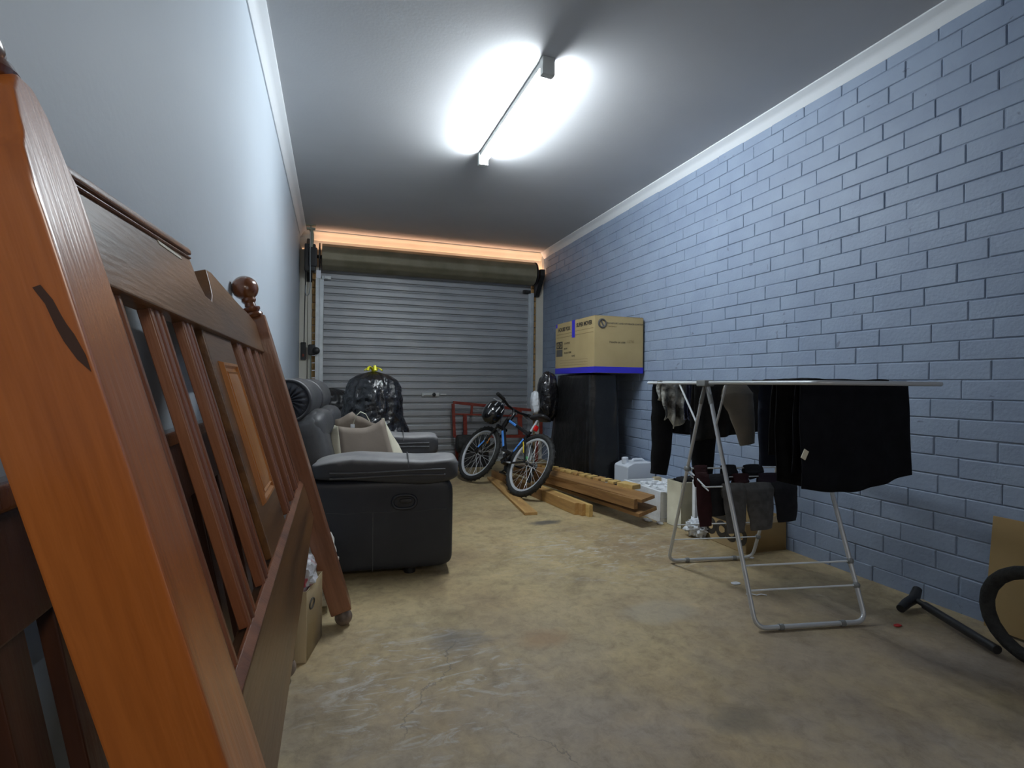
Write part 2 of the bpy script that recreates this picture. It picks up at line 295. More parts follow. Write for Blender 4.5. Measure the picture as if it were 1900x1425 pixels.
# ------------------------------------------------------------------ mesh helpers
def frame_from(p0, p1, up=Vector((0, 0, 1))):
    z = (Vector(p1) - Vector(p0)); l = z.length; z = z / l
    u = Vector(up)
    if abs(z.dot(u)) > 0.999: u = Vector((0, 1, 0))
    x = u.cross(z).normalized(); y = z.cross(x)
    return x, y, z, l
class MB:
    def __init__(s): s.v = []; s.f = []; s.m = []; s.mi = 0
    def add(s, vs, fs):
        n = len(s.v); s.v += [tuple(p) for p in vs]
        for q in fs: s.f.append([n + i for i in q]); s.m.append(s.mi)
        return s
    def box(s, c, size, R=None):
        c = Vector(c); h = Vector(size) / 2; vs = []
        for k in range(8):
            p = Vector(((-1, 1)[k & 1] * h.x, (-1, 1)[(k >> 1) & 1] * h.y, (-1, 1)[k >> 2] * h.z))
            if R: p = R @ p
            vs.append(c + p)
        return s.add(vs, [(0, 2, 3, 1), (4, 5, 7, 6), (0, 1, 5, 4), (2, 6, 7, 3), (0, 4, 6, 2), (1, 3, 7, 5)])
    def bx(s, x0, x1, y0, y1, z0, z1):
        return s.box(((x0 + x1) / 2, (y0 + y1) / 2, (z0 + z1) / 2), (abs(x1 - x0), abs(y1 - y0), abs(z1 - z0)))
    def beam(s, p0, p1, w, h, up=(0, 0, 1), roll=0.0):
        x, y, z, l = frame_from(p0, p1, up)
        if roll: x, y = x * cos(roll) + y * sin(roll), y * cos(roll) - x * sin(roll)
        p0 = Vector(p0); p1 = Vector(p1); vs = []
        for p in (p0, p1):
            for a, b in ((-1, -1), (1, -1), (1, 1), (-1, 1)): vs.append(p + x * a * w / 2 + y * b * h / 2)
        return s.add(vs, [(0, 3, 2, 1), (4, 5, 6, 7)] + [(i, (i + 1) % 4, 4 + (i + 1) % 4, 4 + i) for i in range(4)])
    def prism(s, poly, t0, t1, fn):
        n = len(poly); vs = [fn(a, b, t0) for a, b in poly] + [fn(a, b, t1) for a, b in poly]
        return s.add(vs, [tuple(range(n - 1, -1, -1)), tuple(range(n, 2 * n))] + [(i, (i + 1) % n, n + (i + 1) % n, n + i) for i in range(n)])
    def tube(s, pts, r, n=8, closed=False, cap=True, flat=1.0):
        pts = [Vector(p) for p in pts]; N = len(pts); rs = r if isinstance(r, (list, tuple)) else [r] * N
        t0 = (pts[1] - pts[0]).normalized(); u = Vector((0, 0, 1)) if abs(t0.z) < 0.9 else Vector((1, 0, 0))
        x = u.cross(t0).normalized(); vs = []
        for i, p in enumerate(pts):
            if closed: t = (pts[(i + 1) % N] - pts[i - 1]).normalized()
            else: t = (pts[min(i + 1, N - 1)] - pts[max(i - 1, 0)]).normalized()
            x = (x - t * x.dot(t)).normalized(); y = t.cross(x)
            for k in range(n):
                a = 2 * pi * k / n; vs.append(p + (x * cos(a) + y * sin(a) * flat) * rs[i])
        fs = []
        for i in range(N if closed else N - 1):
            for k in range(n):
                a, b = i * n + k, i * n + (k + 1) % n; c, d = ((i + 1) % N) * n + (k + 1) % n, ((i + 1) % N) * n + k
                fs.append((a, b, c, d))
        if cap and not closed: fs += [tuple(range(n - 1, -1, -1)), tuple(range((N - 1) * n, N * n))]
        return s.add(vs, fs)
    def lathe(s, prof, o=(0, 0, 0), ax=(0, 0, 1), n=20):
        o = Vector(o); z = Vector(ax).normalized(); u = Vector((1, 0, 0)) if abs(z.x) < 0.9 else Vector((0, 1, 0))
        x = (u - z * u.dot(z)).normalized(); y = z.cross(x); vs = []
        for r, h in prof:
            for k in range(n):
                a = 2 * pi * k / n; vs.append(o + z * h + (x * cos(a) + y * sin(a)) * r)
        fs = []; N = len(prof)
        for i in range(N - 1):
            for k in range(n): fs.append((i * n + k, i * n + (k + 1) % n, (i + 1) * n + (k + 1) % n, (i + 1) * n + k))
        fs += [tuple(range(n - 1, -1, -1)), tuple(range((N - 1) * n, N * n))]
        return s.add(vs, fs)
    def grid(s, fn, nu, nv, wrap=False):
        vs = [fn(i / (nu if wrap else nu - 1), j / (nv - 1)) for j in range(nv) for i in range(nu)]
        fs = []
        for j in range(nv - 1):
            for i in range(nu if wrap else nu - 1):
                fs.append((j * nu + i, j * nu + (i + 1) % nu, (j + 1) * nu + (i + 1) % nu, (j + 1) * nu + i))
        return s.add(vs, fs)
    def pillow(s, c, size, e=0.45, e2=None, n=28, m=18, amp=0.0, freq=6.0, R=None, seed=0.0, fn=None):
        e2 = e if e2 is None else e2
        c = Vector(c); h = Vector(size) / 2
        def sg(v, p): return math.copysign(abs(v) ** p, v)
        def P(u, v):
            th = 2 * pi * u; ph = -pi / 2 + pi * v
            cp = sg(cos(ph), e2); q = Vector((sg(cos(th), e) * cp, sg(sin(th), e) * cp, sg(sin(ph), e2)))
            if amp:
                d = noise.noise(q * freq * 0.5 + Vector((seed, seed * 2, 0))) + 0.5 * noise.noise(q * freq + Vector((seed, 0, 9)))
                q = q * (1 + amp * d)
            p = Vector((q.x * h.x, q.y * h.y, q.z * h.z))
            if fn: p = fn(p)
            if R: p = R @ p
            return c + p
        return s.grid(P, n, m, True)
    def build(s, name, mat, parent=None, smooth=0, bevel=0.0, seg=2, solid=0.0, subs=0):
        me = bpy.data.meshes.new(name); me.from_pydata(s.v, [], s.f)
        mats = mat if isinstance(mat, (list, tuple)) else [mat]
        for q in mats: me.materials.append(MATS[q])
        if len(mats) > 1: me.polygons.foreach_set('material_index', s.m)
        bm = bmesh.new(); bm.from_mesh(me)
        bmesh.ops.remove_doubles(bm, verts=bm.verts, dist=1e-5)
        bmesh.ops.recalc_face_normals(bm, faces=bm.faces)
        if bevel:
            ed = [e for e in bm.edges if len(e.link_faces) == 2 and e.calc_face_angle(0) > 0.6]
            bmesh.ops.bevel(bm, geom=ed, offset=bevel, segments=seg, profile=0.5, affect='EDGES', clamp_overlap=True)
        bm.to_mesh(me); bm.free()
        if smooth or bevel:
            me.shade_smooth(); me.set_sharp_from_angle(angle=radians(smooth or 40))
        o = bpy.data.objects.new(name, me); COL.objects.link(o)
        if parent: o.parent = parent
        if bevel:
            md = o.modifiers.new('wn', 'WEIGHTED_NORMAL'); md.keep_sharp = True; md.weight = 80
        if solid:
            md = o.modifiers.new('thick', 'SOLIDIFY'); md.thickness = solid; md.offset = 0
        if subs:
            md = o.modifiers.new('sub', 'SUBSURF'); md.levels = subs; md.render_levels = subs
        return o
def tag(o, label, cat, group=None, kind=None):
    o['label'] = label; o['category'] = cat
    if group: o['group'] = group
    if kind: o['kind'] = kind
    return o
def structure(o): o['kind'] = 'structure'; return o
def empty(name, loc=(0, 0, 0), rot=None, label=None, cat=None, group=None, kind=None):
    o = bpy.data.objects.new(name, None); COL.objects.link(o); o.empty_display_size = 0.1
    o.location = loc
    if rot is not None: o.rotation_euler = rot
    if label: tag(o, label, cat, group)
    if kind: o['kind'] = kind
    return o
def text(name, body, size, mat, parent, M4, ext=0.0004, ax='CENTER', sx=1.0, bold=0.0):
    cu = bpy.data.curves.new(name, 'FONT'); cu.body = body; cu.size = size; cu.extrude = ext; cu.offset = bold; cu.align_x = ax; cu.align_y = 'CENTER'
    tmp = bpy.data.objects.new(name, cu); COL.objects.link(tmp)
    dg = bpy.context.evaluated_depsgraph_get(); me = bpy.data.meshes.new_from_object(tmp.evaluated_get(dg))
    bpy.data.objects.remove(tmp)
    me.materials.clear(); me.materials.append(MATS[mat])
    me.transform(Matrix.Diagonal((sx, 1, 1, 1))); me.transform(M4)
    o = bpy.data.objects.new(name, me); COL.objects.link(o)
    if parent: o.parent = parent
    return o
def axes(o, x, y):
    x = Vector(x).normalized(); y = Vector(y).normalized(); z = x.cross(y)
    m = Matrix((x, y, z)).transposed().to_4x4(); m.translation = Vector(o); return m
def arc(c, r, a0, a1, n, x=(1, 0, 0), y=(0, 0, 1)):
    c = Vector(c); x = Vector(x); y = Vector(y)
    return [c + x * r * cos(a0 + (a1 - a0) * i / n) + y * r * sin(a0 + (a1 - a0) * i / n) for i in range(n + 1)]

# ------------------------------------------------------------------ room shell
XL, XR, YB, YF, ZC = -0.3706, 2.6049, 6.366, -1.5, 2.70
structure(MB().bx(XL - 0.1, XR + 0.15, YF - 1.2, YB + 0.2, -0.1, 0).build('floor', 'floor'))
structure(MB().bx(XL - 0.1, XR + 0.15, YF - 0.1, YB + 0.2, ZC, ZC + 0.1).build('ceiling', 'ceiling_white'))
structure(MB().bx(XL - 0.1, XL, YF - 0.1, YB + 0.2, 0, ZC).build('wall_left', 'plaster_blue'))
wr = structure(MB().bx(XR + 0.0022, XR + 0.15, YF - 0.1, YB + 0.2, 0, ZC).build('wall_right', 'mortar_paint'))
wf = MB()
wf.bx(XL, 1.0, YF - 0.1, YF, 0, ZC); wf.bx(2.4, XR, YF - 0.1, YF, 0, ZC); wf.bx(1.0, 2.4, YF - 0.1, YF, 2.1, ZC)  # unseen doorway opening, placed to let the fill lamp through
structure(wf.build('wall_front', 'plaster_blue'))
# back wall: lintel strip above the door and cream side strips
wb = MB()
wb.bx(XL, XR, YB, YB + 0.15, 2.30, ZC)
wb.bx(XL, -0.237, YB, YB + 0.15, 0, 2.30); wb.bx(2.50, XR, YB, YB + 0.15, 0, 2.30)
wallb = structure(wb.build('wall_back', 'back_wall_cream'))
for x0, x1 in ((-0.3706, -0.286), (-0.282, -0.240)):
    structure(MB().bx(x0, x1, YB - 0.03, YB, 0, 2.62).build('trim_4', 'back_wall_cream', bevel=0.004))
structure(MB().bx(2.503, XR, YB - 0.03, YB, 0, 2.40).build('trim_5', 'back_wall_cream', bevel=0.004))
bm_ = MB().bx(-0.02, 0.02, -0.05, 0.05, -0.038, 0.038)
first = None
for side, xc, w in ((0, -0.217, 1.0), (1, 2.472, 1.4)):
    for k in range(27):
        z = 0.043 + 0.086 * k
        if first is None: first = bm_.build('brick', 'raw_brick', wallb, bevel=0.004, seg=1); o = first
        else: o = first.copy(); COL.objects.link(o)
        o.location = (xc + random.uniform(-0.003, 0.003), YB + 0.02, z); o.scale = (w, 1, 1)
# cornices
def cornice(name, x, sgn, y0, y1):
    prof = [(0, 0), (0, -0.072), (0.007, -0.072), (0.012, -0.066), (0.024, -0.040), (0.042, -0.022), (0.064, -0.012), (0.070, -0.007), (0.070, 0)]
    return structure(MB().prism(prof, y0, y1, lambda a, b, t: Vector((x + sgn * a, t, ZC + b))).build(name, 'cornice_white', smooth=50))
cornice('trim_1', XL, 1, YF, YB); cornice('trim_2', XR + 0.005, -1, YF, YB)
prof = [(0, 0), (0, -0.09), (0.008, -0.09), (0.014, -0.08), (0.03, -0.05), (0.05, -0.028), (0.075, -0.014), (0.082, -0.008), (0.082, 0)]
structure(MB().prism(prof, XL, XR, lambda a, b, t: Vector((t, YB - a, ZC + b))).build('trim_3', 'back_wall_cream', smooth=50))
structure(MB().prism([(0, 0), (0.03, 0), (0.03, 0.035), (0, 0.05)], 2.33, 2.66, lambda a, b, t: Vector((XR - a, YB - b, t))).build('trim_6', 'back_wall_cream', bevel=0.004))

# painted bricks of the right wall: the 296 that show largest are parts, the others one stuff part
def brick_mesh(seed, L=0.2358, H=0.0822):
    rnd = random.Random(seed); mb = MB(); b = 0.0035
    def j(a): return rnd.uniform(-a, a)
    y0, y1, z0, z1 = -L / 2 + j(.001), L / 2 + j(.001), -H / 2 + j(.001), H / 2 + j(.001)
    fr = [Vector((-0.0028 + j(.0008), y0 + b, z0 + b)), Vector((-0.0028 + j(.0008), y1 - b, z0 + b)), Vector((-0.0028 + j(.0008), y1 - b, z1 - b)), Vector((-0.0028 + j(.0008), y0 + b, z1 - b))]
    md = [Vector((0.0, y0, z0)), Vector((0.0, y1, z0)), Vector((0.0, y1, z1)), Vector((0.0, y0, z1))]
    bk = [Vector((0.008, p.y, p.z)) for p in md]
    vs = fr + md + bk
    fs = [(0, 3, 2, 1)] + [(i, (i + 1) % 4, 4 + (i + 1) % 4, 4 + i) for i in range(4)] + [(4 + i, 4 + (i + 1) % 4, 8 + (i + 1) % 4, 8 + i) for i in range(4)]
    return vs, fs
variants = []
for k in range(8):
    vs, fs = brick_mesh(k, 0.2366 - 0.0014 * (k % 3), 0.0830 - 0.0008 * (k % 2)); mb = MB().add(vs, fs); variants.append((vs, fs, mb))
Mi = cam.matrix_world.inverted()
def scr(p):
    q = Mi @ Vector(p); z = -q.z
    if z < 0.05: return None
    return 950 + 963.57 * q.x / z, 712.5 - 963.57 * q.y / z
cells = []
rnd = random.Random(3)
for row in range(32):
    zc = 1.365 - 0.086 * (row - 15) - 0.043 + 0.0
    if zc > ZC - 0.03: continue
    if zc < -0.02: continue
    ph = 2.2152 if row % 2 else 2.1117
    ph += rnd.uniform(-0.035, 0.035)
    y = ph - 0.12 - 0.24 * 15
    while y < YB - 0.13:
        c = (XR, y, zc)
        if y > YF + 0.1:
            q = [scr((XR, y + a, zc + b)) for a in (-0.117, 0.117) for b in (-0.04, 0.04)]
            ar = 0
            if all(q):
                xs = [t[0] for t in q]; ys = [t[1] for t in q]
                if max(xs) > 0 and min(xs) < 1900 and max(ys) > 0 and min(ys) < 1425:
                    ar = (min(max(xs), 1900) - min(xs)) * (min(max(ys), 1425) - max(min(ys), 0))
                    if zc < 0.1 and y < 3: ar *= 0.5
            cells.append((ar, y + rnd.uniform(-0.002, 0.002), zc + rnd.uniform(-0.001, 0.001), rnd.randrange(8), rnd.uniform(-0.0016, 0.0016), rnd.uniform(-0.008, 0.008)))
        y += 0.24
cells.sort(key=lambda t: -t[0])
protos = [None] * 8; rest = MB()
for i, (ar, y, zc, k, dx, rz) in enumerate(cells):
    vs, fs, mb = variants[k]
    if i < 296:
        if protos[k] is None: o = mb.build('brick', 'brick_paint', wr); protos[k] = o
        else: o = protos[k].copy(); COL.objects.link(o)
        o.location = (XR + dx, y, zc); o.rotation_euler = (rz, 0, 0)
    else:
        rest.add([Vector((XR + dx, y, zc)) + Vector((p.x, p.y, p.z)) for p in vs], fs)
o = rest.build('brickwork', 'brick_paint', wr); o['kind'] = 'stuff'
# ------------------------------------------------------------------ roller door
door = empty('door_1', (0, 0, 0), kind='structure')
sl = [(-0.0417, 0.0), (-0.0385, 0.010), (-0.034, 0.012), (0.012, 0.012), (0.0165, 0.010), (0.0195, -0.001), (0.024, -0.001), (0.0275, 0.006), (0.0335, 0.006), (0.0375, -0.001), (0.0417, 0.0)]
def slat_fn(x0, x1):
    mb = MB(); n = len(sl); vs = [Vector((x0, -d, z)) for z, d in sl] + [Vector((x1, -d, z)) for z, d in sl]
    return mb.add(vs, [(i, i + 1, n + i + 1, n + i) for i in range(n - 1)])
sp = None
for k in range(29):
    if sp is None: sp = slat_fn(-0.145, 2.41).build('slat', 'door_steel', door, smooth=8); o = sp
    else: o = sp.copy(); COL.objects.link(o)
    o.location = (0, 6.30, 0.0417 + 0.0833 * k)
MB().bx(-0.14, 2.4, 6.285, 6.315, 0.0, 0.05).build('bottom_rail', 'galvanised', door, bevel=0.004)
for x0, x1 in ((-0.198, -0.113), (2.372, 2.445)):
    mb = MB(); mb.bx(x0, x1, 6.268, 6.274, 0, 2.16); mb.bx(x0, x0 + 0.006, 6.268, 6.34, 0, 2.16); mb.bx(x1 - 0.006, x1, 6.268, 6.30, 0, 2.16); mb.bx((x0 + x1) / 2 - .004, (x0 + x1) / 2 + .004, 6.262, 6.27, 0, 2.16)
    mb.build('guide_rail', 'galvanised', door, bevel=0.0015, seg=1)
dp = []
for k in range(72):   # drum with the rolled curtain: ribbed circle
    a = 2 * pi * k / 72; r = 0.142 + (0.004 if (k // 3) % 2 else 0.0); dp.append((6.19 + r * cos(a), 2.385 + r * sin(a)))
MB().prism(dp, -0.13, 2.40, lambda a, b, t: Vector((t, a, b))).build('drum', 'drum_steel', door, smooth=30)
MB().tube([(-0.30, 6.19, 2.385), (2.52, 6.19, 2.385)], 0.02, 12).build('axle', 'black_metal', door, smooth=40)
for x in (-0.155, 2.415):
    MB().lathe([(0.02, -0.006), (0.15, -0.006), (0.15, 0.006), (0.02, 0.006)], (x, 6.19, 2.385), (1, 0, 0), 28).build('drum_plate', 'black_metal', door, smooth=40)
for s, x in ((-1, -0.265), (1, 2.50)):
    mb = MB(); mb.prism([(6.345, 2.62 if s < 0 else 2.46), (6.345, 2.12), (6.30, 2.12), (6.10, 2.36), (6.10, 2.44)], x - 0.03, x + 0.03, lambda a, b, t: Vector((t, a, b)))
    mb.build('drum_bracket', 'black_metal', door, bevel=0.004)
for x in (-0.085, 2.345):
    mb = MB(); mb.bx(x - .05, x + .05, 6.25, 6.285, 2.15, 2.19); mb.bx(x - .02, x + .02, 6.235, 6.26, 2.155, 2.185); mb.build('curtain_stop', 'galvanised' if x < 0 else 'black_metal', door, bevel=0.003)
hb_ = MB(); hb_.bx(1.01, 1.22, 6.268, 6.284, 0.822, 0.868); hb_.bx(1.235, 1.31, 6.274, 6.284, 0.838, 0.855)
hd = hb_.build('door_handle', 'fitting_white', door, bevel=0.004)
MB().lathe([(0.022, 0), (0.022, 0.02), (0.012, 0.024), (0.012, 0.03)], (1.155, 6.272, 0.845), (0, -1, 0), 16).build('lock', 'black_metal', hd, smooth=40)
MB().tube([(1.03, 6.262, .838), (1.06, 6.25, .845), (1.11, 6.25, .845), (1.14, 6.262, .838)], 0.006, 8).build('grip', 'rim_alloy', hd, smooth=50)
# manual chain cord and lock fittings beside the door
op = empty('door_opener', (-0.25, 6.15, 2.2), label='black opener unit with hanging cord at top left of roller door', cat='door opener')
mb = MB(); mb.bx(-0.06, 0.055, -0.06, 0.06, 0.0, 0.30); mb.bx(-0.02, 0.07, -0.08, -0.04, 0.05, 0.26); mb.build('housing', 'black_plastic', op, bevel=0.012)
MB().tube([(0.0, -0.09, 0.42), (0.0, -0.09, 0.1), (0.005, -0.09, -0.18), (-0.01, -0.09, -0.26), (-0.035, -0.09, -0.28), (-0.045, -0.09, -0.24), (-0.04, -0.09, -0.16)], 0.006, 6).build('cord', 'galvanised', op, smooth=60)
MB().tube([(-0.045, -0.085, 0.0), (-0.05, -0.085, -0.35), (-0.055, -0.085, -0.80)], 0.005, 6).build('cable', 'black_plastic', op, smooth=60)
ck = empty('ceiling_bracket', (-0.245, 6.09, 2.70), label='grey green metal bracket hanging from ceiling above door opener', cat='bracket')
mb = MB(); mb.bx(-0.05, 0.05, -0.03, 0.03, -0.008, 0.0); mb.build('plate', 'grey_green', ck, bevel=0.002)
mb = MB(); mb.bx(-0.045, 0.045, -0.02, 0.02, -0.05, -0.03); mb.bx(-0.008, 0.008, -0.008, 0.008, -0.05, 0); mb.build('spring_seat', 'grey_green', ck, bevel=0.004)
MB().tube([(0, 0, -0.04), (0.01, 0, -0.09), (0.012, -.01, -0.18), (0.0, 0, -0.24)], 0.02, 8).build('hanger', 'grey_green', ck, smooth=50)
bx_ = tag(MB().bx(-0.352, -0.296, 6.31, 6.336, 1.233, 1.433).build('control_box', 'black_plastic', bevel=0.006), 'flat black control box on cream strip left of roller door', 'control box')
MB().bx(-0.335, -0.315, 6.306, 6.312, 1.27, 1.30).build('button', 'red_paint', bx_, bevel=0.002)
lk = empty('lock_fitting', (-0.215, 6.25, 1.345), label='black knobbly lock fitting on the left door guide rail', cat='lock')
MB().bx(-0.055, 0.02, -0.03, 0.02, -0.06, 0.06).build('body', 'black_plastic', lk, bevel=0.012)
MB().lathe([(0.03, 0), (0.04, 0.015), (0.04, 0.03), (0.025, 0.04)], (0.03, -0.02, -0.01), (0, -1, 0), 14).build('knob', 'black_plastic', lk, smooth=40)
MB().tube([(-0.03, -0.0, -0.05), (-0.03, 0, -0.6), (-0.02, 0, -1.3)], 0.008, 6).build('rod', 'grey_green', lk, smooth=50)

# ------------------------------------------------------------------ fluorescent batten
lt = empty('fluorescent_light', (1.045, 3.13, ZC), label='lit white fluorescent tube batten on the ceiling', cat='light')
lt.rotation_euler = (0, 0, radians(0.6))
MB().bx(-0.028, 0.028, -0.60, 0.60, -0.035, 0).build('body', 'fitting_white', lt, bevel=0.004)
for y in (-0.6, 0.6):
    MB().bx(-0.036, 0.036, y - 0.022, y + 0.022, -0.095, 0).build('end_cap', 'fitting_white', lt, bevel=0.006)
MB().tube([(0, -0.578, -0.07), (0, 0.578, -0.07)], 0.019, 16).build('tube', 'tube_glow', lt, smooth=40)

# ------------------------------------------------------------------ headboard leaning on the left wall
AL = 0.2756
hb = empty('bed_headboard', (0.0982, 0, 0), (0, -AL, 0), 'orange brown slatted timber headboard with ball finials leaning nearest the camera', 'headboard')
def post(y0, y1, inner, parent, top=1.295, mat='bed_wood', fin=True, w=0.08):
    s = 1 if inner > 0 else -1
    poly = [(y0, 0.10), (y0 + .008, .078), (y1 - .008, .078), (y1, .10)]
    ym = (y0 + y1) / 2; h = (y1 - y0) / 2
    top_c = [(y1, top - .11), (y1 - .004, top - .075), (y1 - .013, top - .06), (y1 - .016, top - .045), (y1 - .022, top - .02), (y1 - .035, top - .003), (ym + .01, top), (ym - .01, top), (y0 + .035, top - .003), (y0 + .022, top - .02), (y0 + .016, top - .045), (y0 + .013, top - .06), (y0 + .004, top - .075), (y0, top - .11)]
    poly += top_c
    p = MB().prism(poly, 0.0, -w, lambda a, b, t: Vector((t, a, b))).build('post', mat, parent, bevel=0.004)
    if fin:
        pr = [(0.030, top - .004), (0.036, top + .006), (0.034, top + .014), (0.024, top + .018), (0.031, top + .026), (0.032, top + .034), (0.021, top + .040), (0.019, top + .052), (0.026, top + .062)]
        c, r = top + 0.112, 0.047
        pr += [(r * cos(a), c + r * sin(a)) for a in [radians(q) for q in range(-58, 90, 11)]] + [(0.002, c + r)]
        MB().lathe([(0.002, pr[0][1])] + pr, (-w / 2, ym, 0), (0, 0, 1), 28).build('finial', 'finial_wood', p, smooth=40)
    r = 0.033
    pr = [(0.004, 0.012)] + [(r * cos(a) * 1.05, 0.046 + r * sin(a)) for a in [radians(q) for q in range(-75, 46, 15)]] + [(0.024, 0.072), (0.034, 0.078), (0.034, 0.085), (0.004, .085)]
    MB().lathe(pr, (-w / 2, ym, 0.0), (0, 0, 1), 22).build('foot', 'foot_worn', p, smooth=40)
    return p
pn = post(0.512, 0.612, 1, hb); pf = post(2.166, 2.266, -1, hb, mat='bed_wood_dull')
MB().add([Vector((x, .5114, z)) for x, z in ((-.0230, 1.108), (-.0175, 1.109), (-.0128, 1.096), (-.0108, 1.083), (-.0092, 1.075), (-.0065, 1.066), (-.0035, 1.048), (-.0035, 1.034), (-.0098, 1.046), (-.0145, 1.062), (-.0165, 1.074), (-.0175, 1.083), (-.0185, 1.094))], [tuple(range(13))]).build('knot', 'knot', pn, solid=0.0006)
# rails
def yz(a, b, t): return Vector((t, a, b))
top_poly = [(.612, 1.150), (2.166, 1.150), (2.166, 1.266), (2.02, 1.282), (1.85, 1.290), (1.66, 1.306), (1.49, 1.321), (1.425, 1.316), (1.420, 1.285), (1.404, 1.250), (1.372, 1.230), (1.31, 1.234), (1.277, 1.26), (1.258, 1.306), (.9, 1.281), (.612, 1.258)]
rt = MB().prism(top_poly, -0.034, -0.064, yz).build('top_rail', 'bed_wood_rail', hb, bevel=0.004)
cp = MB().prism([(.614, 1.258), (1.25, 1.3075), (1.25, 1.318), (1.24, 1.320), (.614, 1.269)], -0.026, -0.068, yz).build('moulding', 'bed_wood_slat', hb, bevel=0.003)
cp['label'] = 'moulded cap strip, broken off halfway'
MB().prism([(.614, 1.250), (1.25, 1.2995), (1.25, 1.304), (.614, 1.2545)], -0.029, -0.036, yz).build('bead', 'bed_wood_slat', cp, bevel=0.0015, seg=1)
MB().prism([(1.03, 1.276), (1.17, 1.281), (1.165, 1.286), (1.02, 1.281)], -0.0325, -0.036, yz).build('splinter', 'chipped_paint', cp)
rb = MB().bx(-0.075, -0.034, .612, 2.166, 0.485, 0.628).build('bottom_rail', 'bed_wood_rail', hb, bevel=0.004)
MB().prism([(-0.034, 0.628), (-0.05, 0.628), (-0.05, 0.642), (-0.044, 0.642)], .612, 2.166, lambda a, b, t: Vector((a, t, b))).build('bead', 'bed_wood_slat', rb, bevel=0.001, seg=1)
# slats with a double bead
def slat_poly(w):
    return [(0, -.062), (0, -.046), (.004, -.044), (.012, -.044), (.015, -.050), (.022, -.050), (.025, -.046), (.030, -.043), (w - .030, -.043), (w - .025, -.046), (w - .022, -.050), (w - .015, -.050), (w - .012, -.044), (w - .004, -.044), (w, -.046), (w, -.062)]
sp = None
for y in (.725, .900, 1.078, 1.638, 1.815, 1.990):
    if sp is None:
        sp = MB().prism(slat_poly(.066), .640, 1.152, lambda a, b, t: Vector((b, a, t))).build('slat', 'bed_wood_slat', hb, bevel=0.0012, seg=1); o = sp
    else: o = sp.copy(); COL.objects.link(o)
    o.location = (0, y, 0)
for y0, y1 in ((.613, .655), (2.123, 2.165)):
    MB().bx(-.062, -.046, y0, y1, .64, 1.152).build('edge_slat', 'bed_wood_slat', hb, bevel=0.003)
cpn = MB().bx(-.062, -.046, 1.232, 1.545, .640, 1.152).build('panel_board', 'bed_wood_rail', hb, bevel=0.003)
rp = MB(); a0, a1, b0, b1 = 1.295, 1.482, .745, 1.085
for i, (d, x) in enumerate(((0, -.046), (.004, -.038), (.010, -.038), (.014, -.044), (.020, -.044), (.05, -.036))):
    pass
rings = [(0, -.046), (.005, -.037), (.011, -.037), (.016, -.043), (.022, -.043), (.026, -.037), (.030, -.040), (.055, -.035)]
vs = []; fs = []
for i, (d, x) in enumerate(rings):
    vs += [Vector((x, a0 + d, b0 + d)), Vector((x, a1 - d, b0 + d)), Vector((x, a1 - d, b1 - d)), Vector((x, a0 + d, b1 - d))]
    if i:
        for k in range(4): fs.append((4 * i - 4 + k, 4 * i - 4 + (k + 1) % 4, 4 * i + (k + 1) % 4, 4 * i + k))
fs.append(tuple(range(4 * len(rings) - 4, 4 * len(rings))))
rp.add(vs, fs).build('raised_panel', 'bed_wood_panel', cpn, smooth=20)
# ---- darker footboard standing between headboard and wall
AF = 0.185
fb = empty('bed_footboard', (-0.10, 0, 0), (0, -AF, 0), 'dark timber bed end leaning behind the orange headboard against left wall', 'bed end')
for y0, y1 in ((.10, .19), (1.82, 1.91)):
    post(y0, y1, 1, fb, top=.84, mat='dark_bed_wood', fin=False, w=.07)
MB().bx(-.055, -.022, .19, 1.82, .775, .885).build('top_rail', 'dark_bed_wood', fb, bevel=.004)
MB().bx(-.066, -.010, .13, 1.88, .885, .912).build('cap_rail', 'finial_wood', fb, bevel=.006)
MB().bx(-.055, -.022, .19, 1.82, .18, .30).build('bottom_rail', 'dark_bed_wood', fb, bevel=.004)
sp = None
for k in range(16):
    if sp is None: sp = MB().bx(-.045, -.028, 0, .05, .295, .78).build('slat', 'dark_bed_wood', fb, bevel=.003); o = sp
    else: o = sp.copy(); COL.objects.link(o)
    o.location = (0, .255 + .10 * k, 0)
# ---- things wedged behind the headboard
fx = empty('file_box', (-0.15, 1.97, 0), (0, 0, radians(-14)), 'narrow beige cardboard box behind the headboard foot', 'box')
mb = MB(); mb.bx(-.07, .07, .0, .20, 0, .004); mb.bx(.066, .07, 0, .20, 0, .25); mb.bx(-.07, -.066, 0, .20, 0, .25); mb.bx(-.07, .07, 0, .004, 0, .25); mb.bx(-.07, .07, .196, .20, 0, .25)
mb.build('body', 'box_beige', fx, bevel=.0015, seg=1)
MB().tube(arc((.0712, .06, .185), 1, 0, 2 * pi, 18, (0, .028, 0), (0, 0, .016))[:-1], .003, 6, closed=True).build('handle_hole', 'ink', fx, smooth=50)
pb = tag(MB().pillow((-.13, 2.06, .285), (.15, .19, .12), .8, amp=.28, freq=7, seed=4).build('plastic_bag', 'bag_print', smooth=40), 'crumpled pale plastic bag with red print on top of the narrow box', 'bag')
th = empty('knitted_throw', (-0.12, 2.42, 0), label='white knitted throw with bobble edge bundled behind headboard post', cat='throw')
MB().pillow((0.02, 0, .17), (.24, .20, .34), .7, amp=.12, freq=6, seed=2).build('bundle', 'throw_white', th, smooth=50)
bb = MB()
for i in range(16):
    z = .03 + .29 * i / 15; x = .012 + .128 * sqrt(max(0, 1 - ((z - .17) / .18) ** 2)) + random.uniform(-.004, .012)
    bb.pillow((x, -.03 + random.uniform(-.03, .03), z), (.014, .014, .014), 1, n=8, m=6)
o = bb.build('bobble_edge', 'throw_white', th, smooth=60); o['kind'] = 'stuff'

